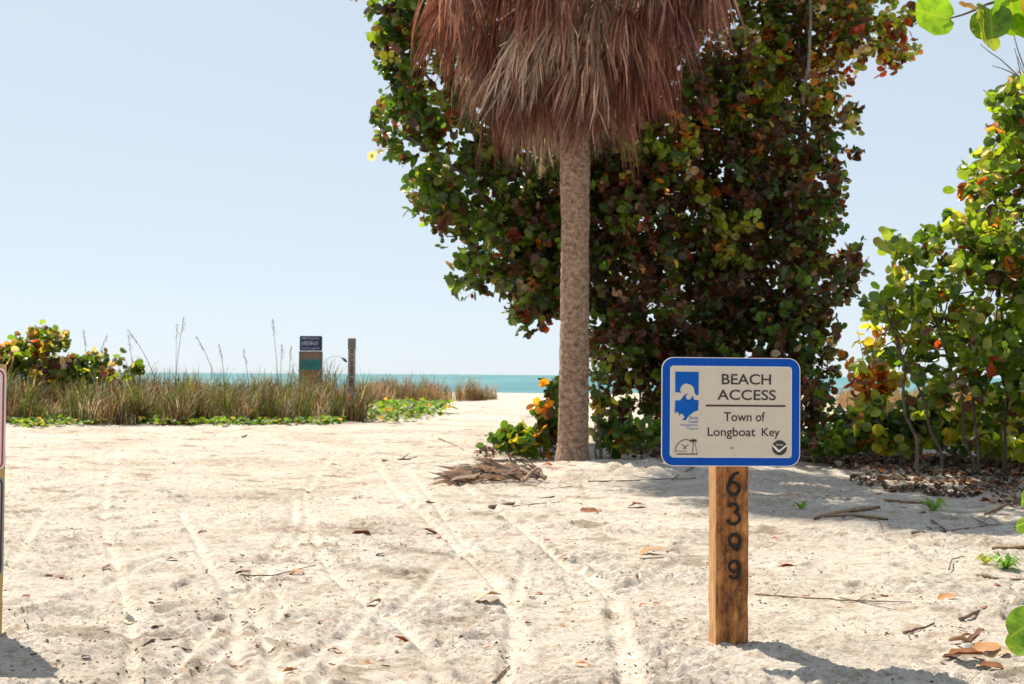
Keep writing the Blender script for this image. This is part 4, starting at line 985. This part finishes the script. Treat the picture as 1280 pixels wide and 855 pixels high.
named = [(172, 670, 17, 1, 2, 'dark curled leaf standing out on the left sand below the bush'), (62, 719, 14, 2, 1, 'orange brown leaf scrap near the grey edged sign'),
         (452, 670, 24, 0, 1, 'brown folded leaf pointing left in mid sand below the dry frond'), (538, 633, 13, 1, 2, 'dark upright leaf left of the long grey stick'),
         (538, 669, 20, 0, 1, 'orange brown rolled leaf lying between two wheel tracks'), (504, 807, 26, 3, 2, 'curled red brown leaf in the lower middle foreground'),
         (420, 811, 17, 2, 1, 'orange leaf half buried at the lower left of the middle'), (608, 753, 44, 4, 0, 'large flat tan leaf beside the curved wheel track'),
         (731, 834, 26, 2, 0, 'tan orange leaf near the bottom edge below the post'), (814, 694, 34, 2, 0, 'long orange leaf left of the numbered post'),
         (796, 635, 24, 3, 1, 'red brown leaf left of the sign under the palm shade'), (737, 643, 26, 0, 0, 'thin flat brown leaf right of the grey stick'),
         (984, 709, 26, 3, 2, 'dark red curled leaf right of the numbered post'), (803, 763, 12, 3, 1, 'small red leaf just left of the post foot'),
         (820, 759, 9, 3, 1, 'tiny red leaf closest to the post foot'), (470, 753, 28, 4, 1, 'pale tan leaf fragment in the middle foreground'),
         (1235, 630, 26, 6, 0, 'bright red leaf at the shade edge on the far right'), (1155, 644, 17, 2, 1, 'orange brown leaf under the right hand shade edge'),
         (1165, 704, 18, 1, 2, 'dark brown leaf on bare sand at the right'), (1183, 748, 26, 2, 1, 'curled orange leaf with a stalk on the right sand'),
         (342, 808, 34, 5, 1, 'broad bleached white leaf at the lower left'), (155, 775, 30, 5, 1, 'bleached pale leaf on the left foreground sand'),
         (363, 844, 20, 2, 2, 'crumpled orange leaf at the bottom left of the middle'), (304, 721, 22, 1, 1, 'dark leaf fragment lying on a debris line left of the middle'),
         (370, 718, 22, 2, 1, 'orange leaf fragment on the debris line left of the middle'), (197, 789, 18, 1, 1, 'grey brown leaf right of the bleached pale leaf'),
         (135, 680, 12, 0, 1, 'small brown leaf left of the dark curled leaf'), (253, 668, 12, 1, 1, 'small dark leaf right of the dark curled leaf'),
         (1098, 620, 12, 0, 1, 'small brown leaf beside the driftwood strip'), (1050, 668, 8, 1, 1, 'tiny dark leaf below the driftwood strip'), (818, 572, 14, 3, 1, 'red leaf in front of the sprawling shoots'),
         (650, 571, 18, 2, 1, 'orange leaf at the base of the palm side shoots'), (690, 570, 18, 4, 1, 'yellow tan leaf touching the palm foot'), (685, 584, 15, 3, 1, 'red brown leaf right of the dry frond'),
         (306, 547, 9, 0, 2, 'small upright brown leaf near the left vine edge'), (215, 700, 14, 2, 1, 'small orange leaf left of the forked track'), (133, 714, 13, 0, 1, 'rusty leaf in the left middle sand'),
         (75, 722, 15, 0, 1, 'brown leaf right beside the orange scrap near the grey sign'), (475, 695, 12, 1, 1, 'small dark leaf between tracks in mid sand'), (700, 565, 11, 3, 1, 'dark red leaf leaning on the palm foot')]
for px, py, w, k, f, lb in named: fallen(px, py, w, k, f, lb)
for i in range(200):
    px = rnd.uniform(10, 1270); py = 545 + 300 * rnd.random() ** 1.5
    if 870 < px < 960 and py > 580: continue
    kk = rnd.choice((0, 1, 1, 0, 2, 3, 4)); fallen(px, py, rnd.uniform(3.5, 9) * (.7 + (py - 540) / 400), kk, rnd.randint(0, 2), 'small %s leaf scrap lying loose on the open sand' % ('chestnut brown', 'dark brown', 'orange tan', 'rusty red', 'pale tan')[kk], 'small leaf scraps scattered over the sand')
# pile of leaves at the lower right
for i, lb in enumerate(['bright orange leaf on top of the pile at the lower right', 'tan leaf at the left of the lower right leaf pile', 'large brown folded leaf in the middle of the lower right pile', 'dark leaf at the back of the lower right leaf pile',
                        'pale leaf at the right end of the lower right leaf pile', 'rusty leaf at the front of the lower right leaf pile', 'small brown leaf under the lower right pile', 'curled leaf behind the orange one in the lower right pile']):
    fallen(*[(1232, 820), (1200, 812), (1208, 828), (1220, 812), (1250, 822), (1240, 834), (1190, 826), (1212, 806)][i], [40, 30, 46, 30, 32, 30, 24, 26][i], [2, 4, 0, 1, 4, 0, 1, 2][i], [0, 1, 1, 2, 1, 1, 2, 1][i], lb, 'leaves heaped at the lower right', up=[.03, .0, .012, .02, .01, 0, 0, .02][i])
def stick(pts, r0, label, cat='stick', name='stick', m=None, up=.006, side=None, group='sticks and twigs on the sand'):
    W = []
    for i, (px, py) in enumerate(pts): p = gp(px, py); W.append(Vector((p.x, p.y, p.z + up)))
    # subdivide, follow the ground with a stiff line
    q = []
    for a, b_ in zip(W[:-1], W[1:]):
        for k_ in range(4): q.append(a.lerp(b_, k_ / 4) + Vector((0, 0, rnd.gauss(0, r0 * .25))))
    q.append(W[-1]); n = len(q)
    t = MB().tube([p - q[0] for p in q], [r0 * (1 - .6 * i / n) * rnd.uniform(.85, 1.15) for i in range(n)], 6)
    if side:
        for (i, dx, dy, dz) in side: t.tube([q[min(i, n - 1)] - q[0], q[min(i, n - 1)] - q[0] + Vector((dx, dy, dz))], [r0 * .5, r0 * .2], 5)
    o = t.obj(name, m or M_WOODS, None, True); o.location = q[0]; return tag(o, label, cat, group)
stick([(944, 741), (990, 747), (1050, 753), (1140, 758)], .006, 'long thin twig lying right of the post foot', side=[(2, .05, .05, .03), (6, .08, -.05, .01), (9, .06, .05, .02)])
stick([(1048, 750), (1095, 758), (1122, 762)], .003, 'short thin twig forking off beside the long thin twig')
stick([(612, 635), (640, 629), (693, 621)], .016, 'grey stick lying in front of the dry frond', side=[(4, -.1, .05, .03)])
stick([(640, 634), (700, 628)], .006, 'thin twig under the grey stick')
stick([(735, 604), (800, 603), (870, 600)], .010, 'thin straight stick between palm and sign')
stick([(478, 577), (510, 575), (531, 568)], .022, 'short thick broken branch left of the dry frond', side=[(3, .1, .1, .08)])
stick([(548, 549), (566, 556), (580, 563)], .012, 'slanting dark twig left of the palm shoots')
stick([(617, 853), (626, 840), (637, 829)], .008, 'dark stub of twig at the bottom centre')
stick([(1165, 652), (1178, 662), (1188, 668)], .012, 'short dark stick leaning over the right hand sticks')
stick([(1140, 668), (1190, 664), (1250, 659)], .012, 'straight dark stick on the sand at the right')
stick([(1210, 648), (1235, 655), (1275, 662)], .008, 'thin twig above the straight dark stick', side=[(3, .1, .1, .05), (6, -.08, .1, .06)])
stick([(1212, 604), (1245, 612), (1275, 628)], .018, 'pale bare branch reaching out of the right hand shade', side=[(5, .15, .05, .12)], up=.03)
stick([(1222, 722), (1250, 727), (1290, 726)], .014, 'brown stick at the right edge below the green sprout')
stick([(1200, 776), (1220, 768), (1240, 760)], .010, 'brown pointed stick right of centre foreground')
stick([(1130, 792), (1150, 788), (1168, 785)], .008, 'small splinter near the lower right shadow')
stick([(1186, 716), (1190, 706), (1205, 700)], .006, 'small upright forked twig on the right sand', up=.02)
stick([(1085, 650), (1100, 655), (1106, 672), (1118, 674)], .006, 'small hooked twig near the driftwood strip', up=.008)
stick([(735, 607), (690, 612), (640, 606)], .006, 'thin dark stem trailing from the dry frond')
stick([(885, 577), (865, 590), (840, 600)], .014, 'bent dark stick behind the sign post')
stick([(170, 812), (190, 808), (215, 806)], .008, 'short dark twig in the left foreground')
stick([(215, 815), (240, 811)], .006, 'tiny twig right of the short dark twig')
stick([(300, 725), (340, 722), (395, 710)], .005, 'thin debris twig left of the forked track')
stick([(800, 700), (830, 701)], .006, 'tiny dark twig near the long orange leaf')
# two flat driftwood strips
for pts, lb, w in ([[(1017, 652), (1060, 640), (1100, 636)], 'flat driftwood strip split at one end right of the post', .035], [[(1030, 650), (1070, 648), (1110, 650)], 'thin pale driftwood strip in front of the split one', .016],
                   [[(1240, 690), (1262, 688), (1290, 686)], 'thick brown palm stalk at the right edge above the sprout', .03], [[(1105, 628), (1130, 629), (1175, 631)], 'flat dark bark strip along the shade edge', .02],
                   [[(1230, 645), (1248, 638), (1262, 632)], 'short curved bark piece beneath the bright red leaf', .025]):
    W = [gp(*p) + Vector((0, 0, .02)) for p in pts]; b = MB(); vs = []
    W = [W[0].lerp(W[1], k_ / 4) for k_ in range(4)] + [W[1].lerp(W[2], k_ / 4) for k_ in range(5)]
    for i, p in enumerate(W):
        ww = w * math.sin(math.pi * (i + .6) / (len(W) + .2)) ** .6
        vs += [p - W[0] + Vector((0, -ww, 0)), p - W[0] + Vector((0, 0, ww * .5)), p - W[0] + Vector((0, ww, 0)), p - W[0] + Vector((0, 0, -.02))]
    n = len(W); fs = [(i * 4 + k_, i * 4 + (k_ + 1) % 4, (i + 1) * 4 + (k_ + 1) % 4, (i + 1) * 4 + k_) for i in range(n - 1) for k_ in range(4)] + [(0, 3, 2, 1), tuple((n - 1) * 4 + k_ for k_ in range(4))]
    o = b.add(vs, fs).obj('driftwood', m_bark('bark_strip', (.16, .09, .05), (.34, .21, .12), (.5, .36, .24), (20, 60, 20), .004), None, True); o.location = W[0]; tag(o, lb, 'driftwood', 'flat bits of wood on the sand')
# fallen dry frond in front of the palm
p0 = gp(541, 607); df = thing('dead_palm_frond', 'fallen dry palm frond heaped on the sand in front of the palm', 'palm frond', tuple(p0))
b = MB(); r_ = random.Random(2)
for i in range(190):
    t_ = r_.random(); px = 572 + 108 * t_; py = 607 - 3 * t_ - r_.random() * 8
    a = gp(px, py, r_.uniform(0, .10 + .07 * math.sin(3.1 * t_))); L = r_.uniform(.12, .42)
    d = Vector((-1, r_.gauss(0, .3), r_.gauss(.0, .22))).normalized()
    e = a + d * L; e.z = max(e.z, float(base_h(e.x, e.y)) + .01); s_ = Vector((0, .02, .012)) * r_.uniform(.6, 1.3); m_ = (a + e) / 2 + Vector((0, 0, r_.uniform(0, .05)))
    col = r_.choice([(.10, .06, .04), (.20, .12, .08), (.36, .26, .18), (.07, .045, .035), (.26, .13, .07)])
    b.add([a - s_, a + s_, m_ + s_, m_ - s_, e], [(0, 1, 2, 3), (3, 2, 4)], col)
fix(b.obj('blade_strips', M_FROND), df)['kind'] = 'stuff'
for a, e, r__ in (((682, 604), (640, 584), .03), ((655, 606), (672, 588), .022), ((600, 590), (606, 604), .02)):
    pa = gp(*a, .04); pe = gp(e[0], a[1] - 3, .0) ; pe.z = at(e[0], e[1], pa.y).z
    fix(MB().tube([pa, (pa + pe) / 2 + Vector((0, 0, .02)), pe], [r__, r__ * .8, r__ * .6], 6, (.40, .28, .2)).obj('stalk', M_FROND), df)
# green sprouts
def sprout(px, py, n, L, label, cols=((.10, .22, .03), (.16, .30, .04)), w=.012):
    p = gp(px, py); t = thing('green_sprout', label, 'seedling', tuple(p), 'green sprouts in the sand')
    for i in range(n):
        az = 6.283 * i / n + rnd.uniform(-.3, .3); l_ = L * rnd.uniform(.7, 1.2); d = Vector((math.cos(az), math.sin(az), 0)); s_ = Vector((-d.y, d.x, 0)) * w
        m_ = d * l_ * .5 + Vector((0, 0, l_ * rnd.uniform(.3, .7))); e = d * l_ + Vector((0, 0, l_ * rnd.uniform(.05, .6)))
        o = MB().add([-s_ * .3, s_ * .3, m_ + s_, m_ - s_, e], [(0, 1, 2, 3), (3, 2, 4)], rnd.choice(cols)).obj('blade', M_LEAF, t)
sprout(1001, 637, 9, .10, 'tiny green sprout on the sand right of the sign', w=.014); sprout(1167, 638, 16, .17, 'leafy green sprout at the edge of the shade on the right', w=.02)
sprout(1258, 712, 34, .12, 'thick green sprout near the right edge beneath the palm stalk', w=.011); sprout(1232, 706, 20, .09, 'yellowish sprout left of the thick green one', ((.3, .3, .05), (.16, .26, .04)), .009)
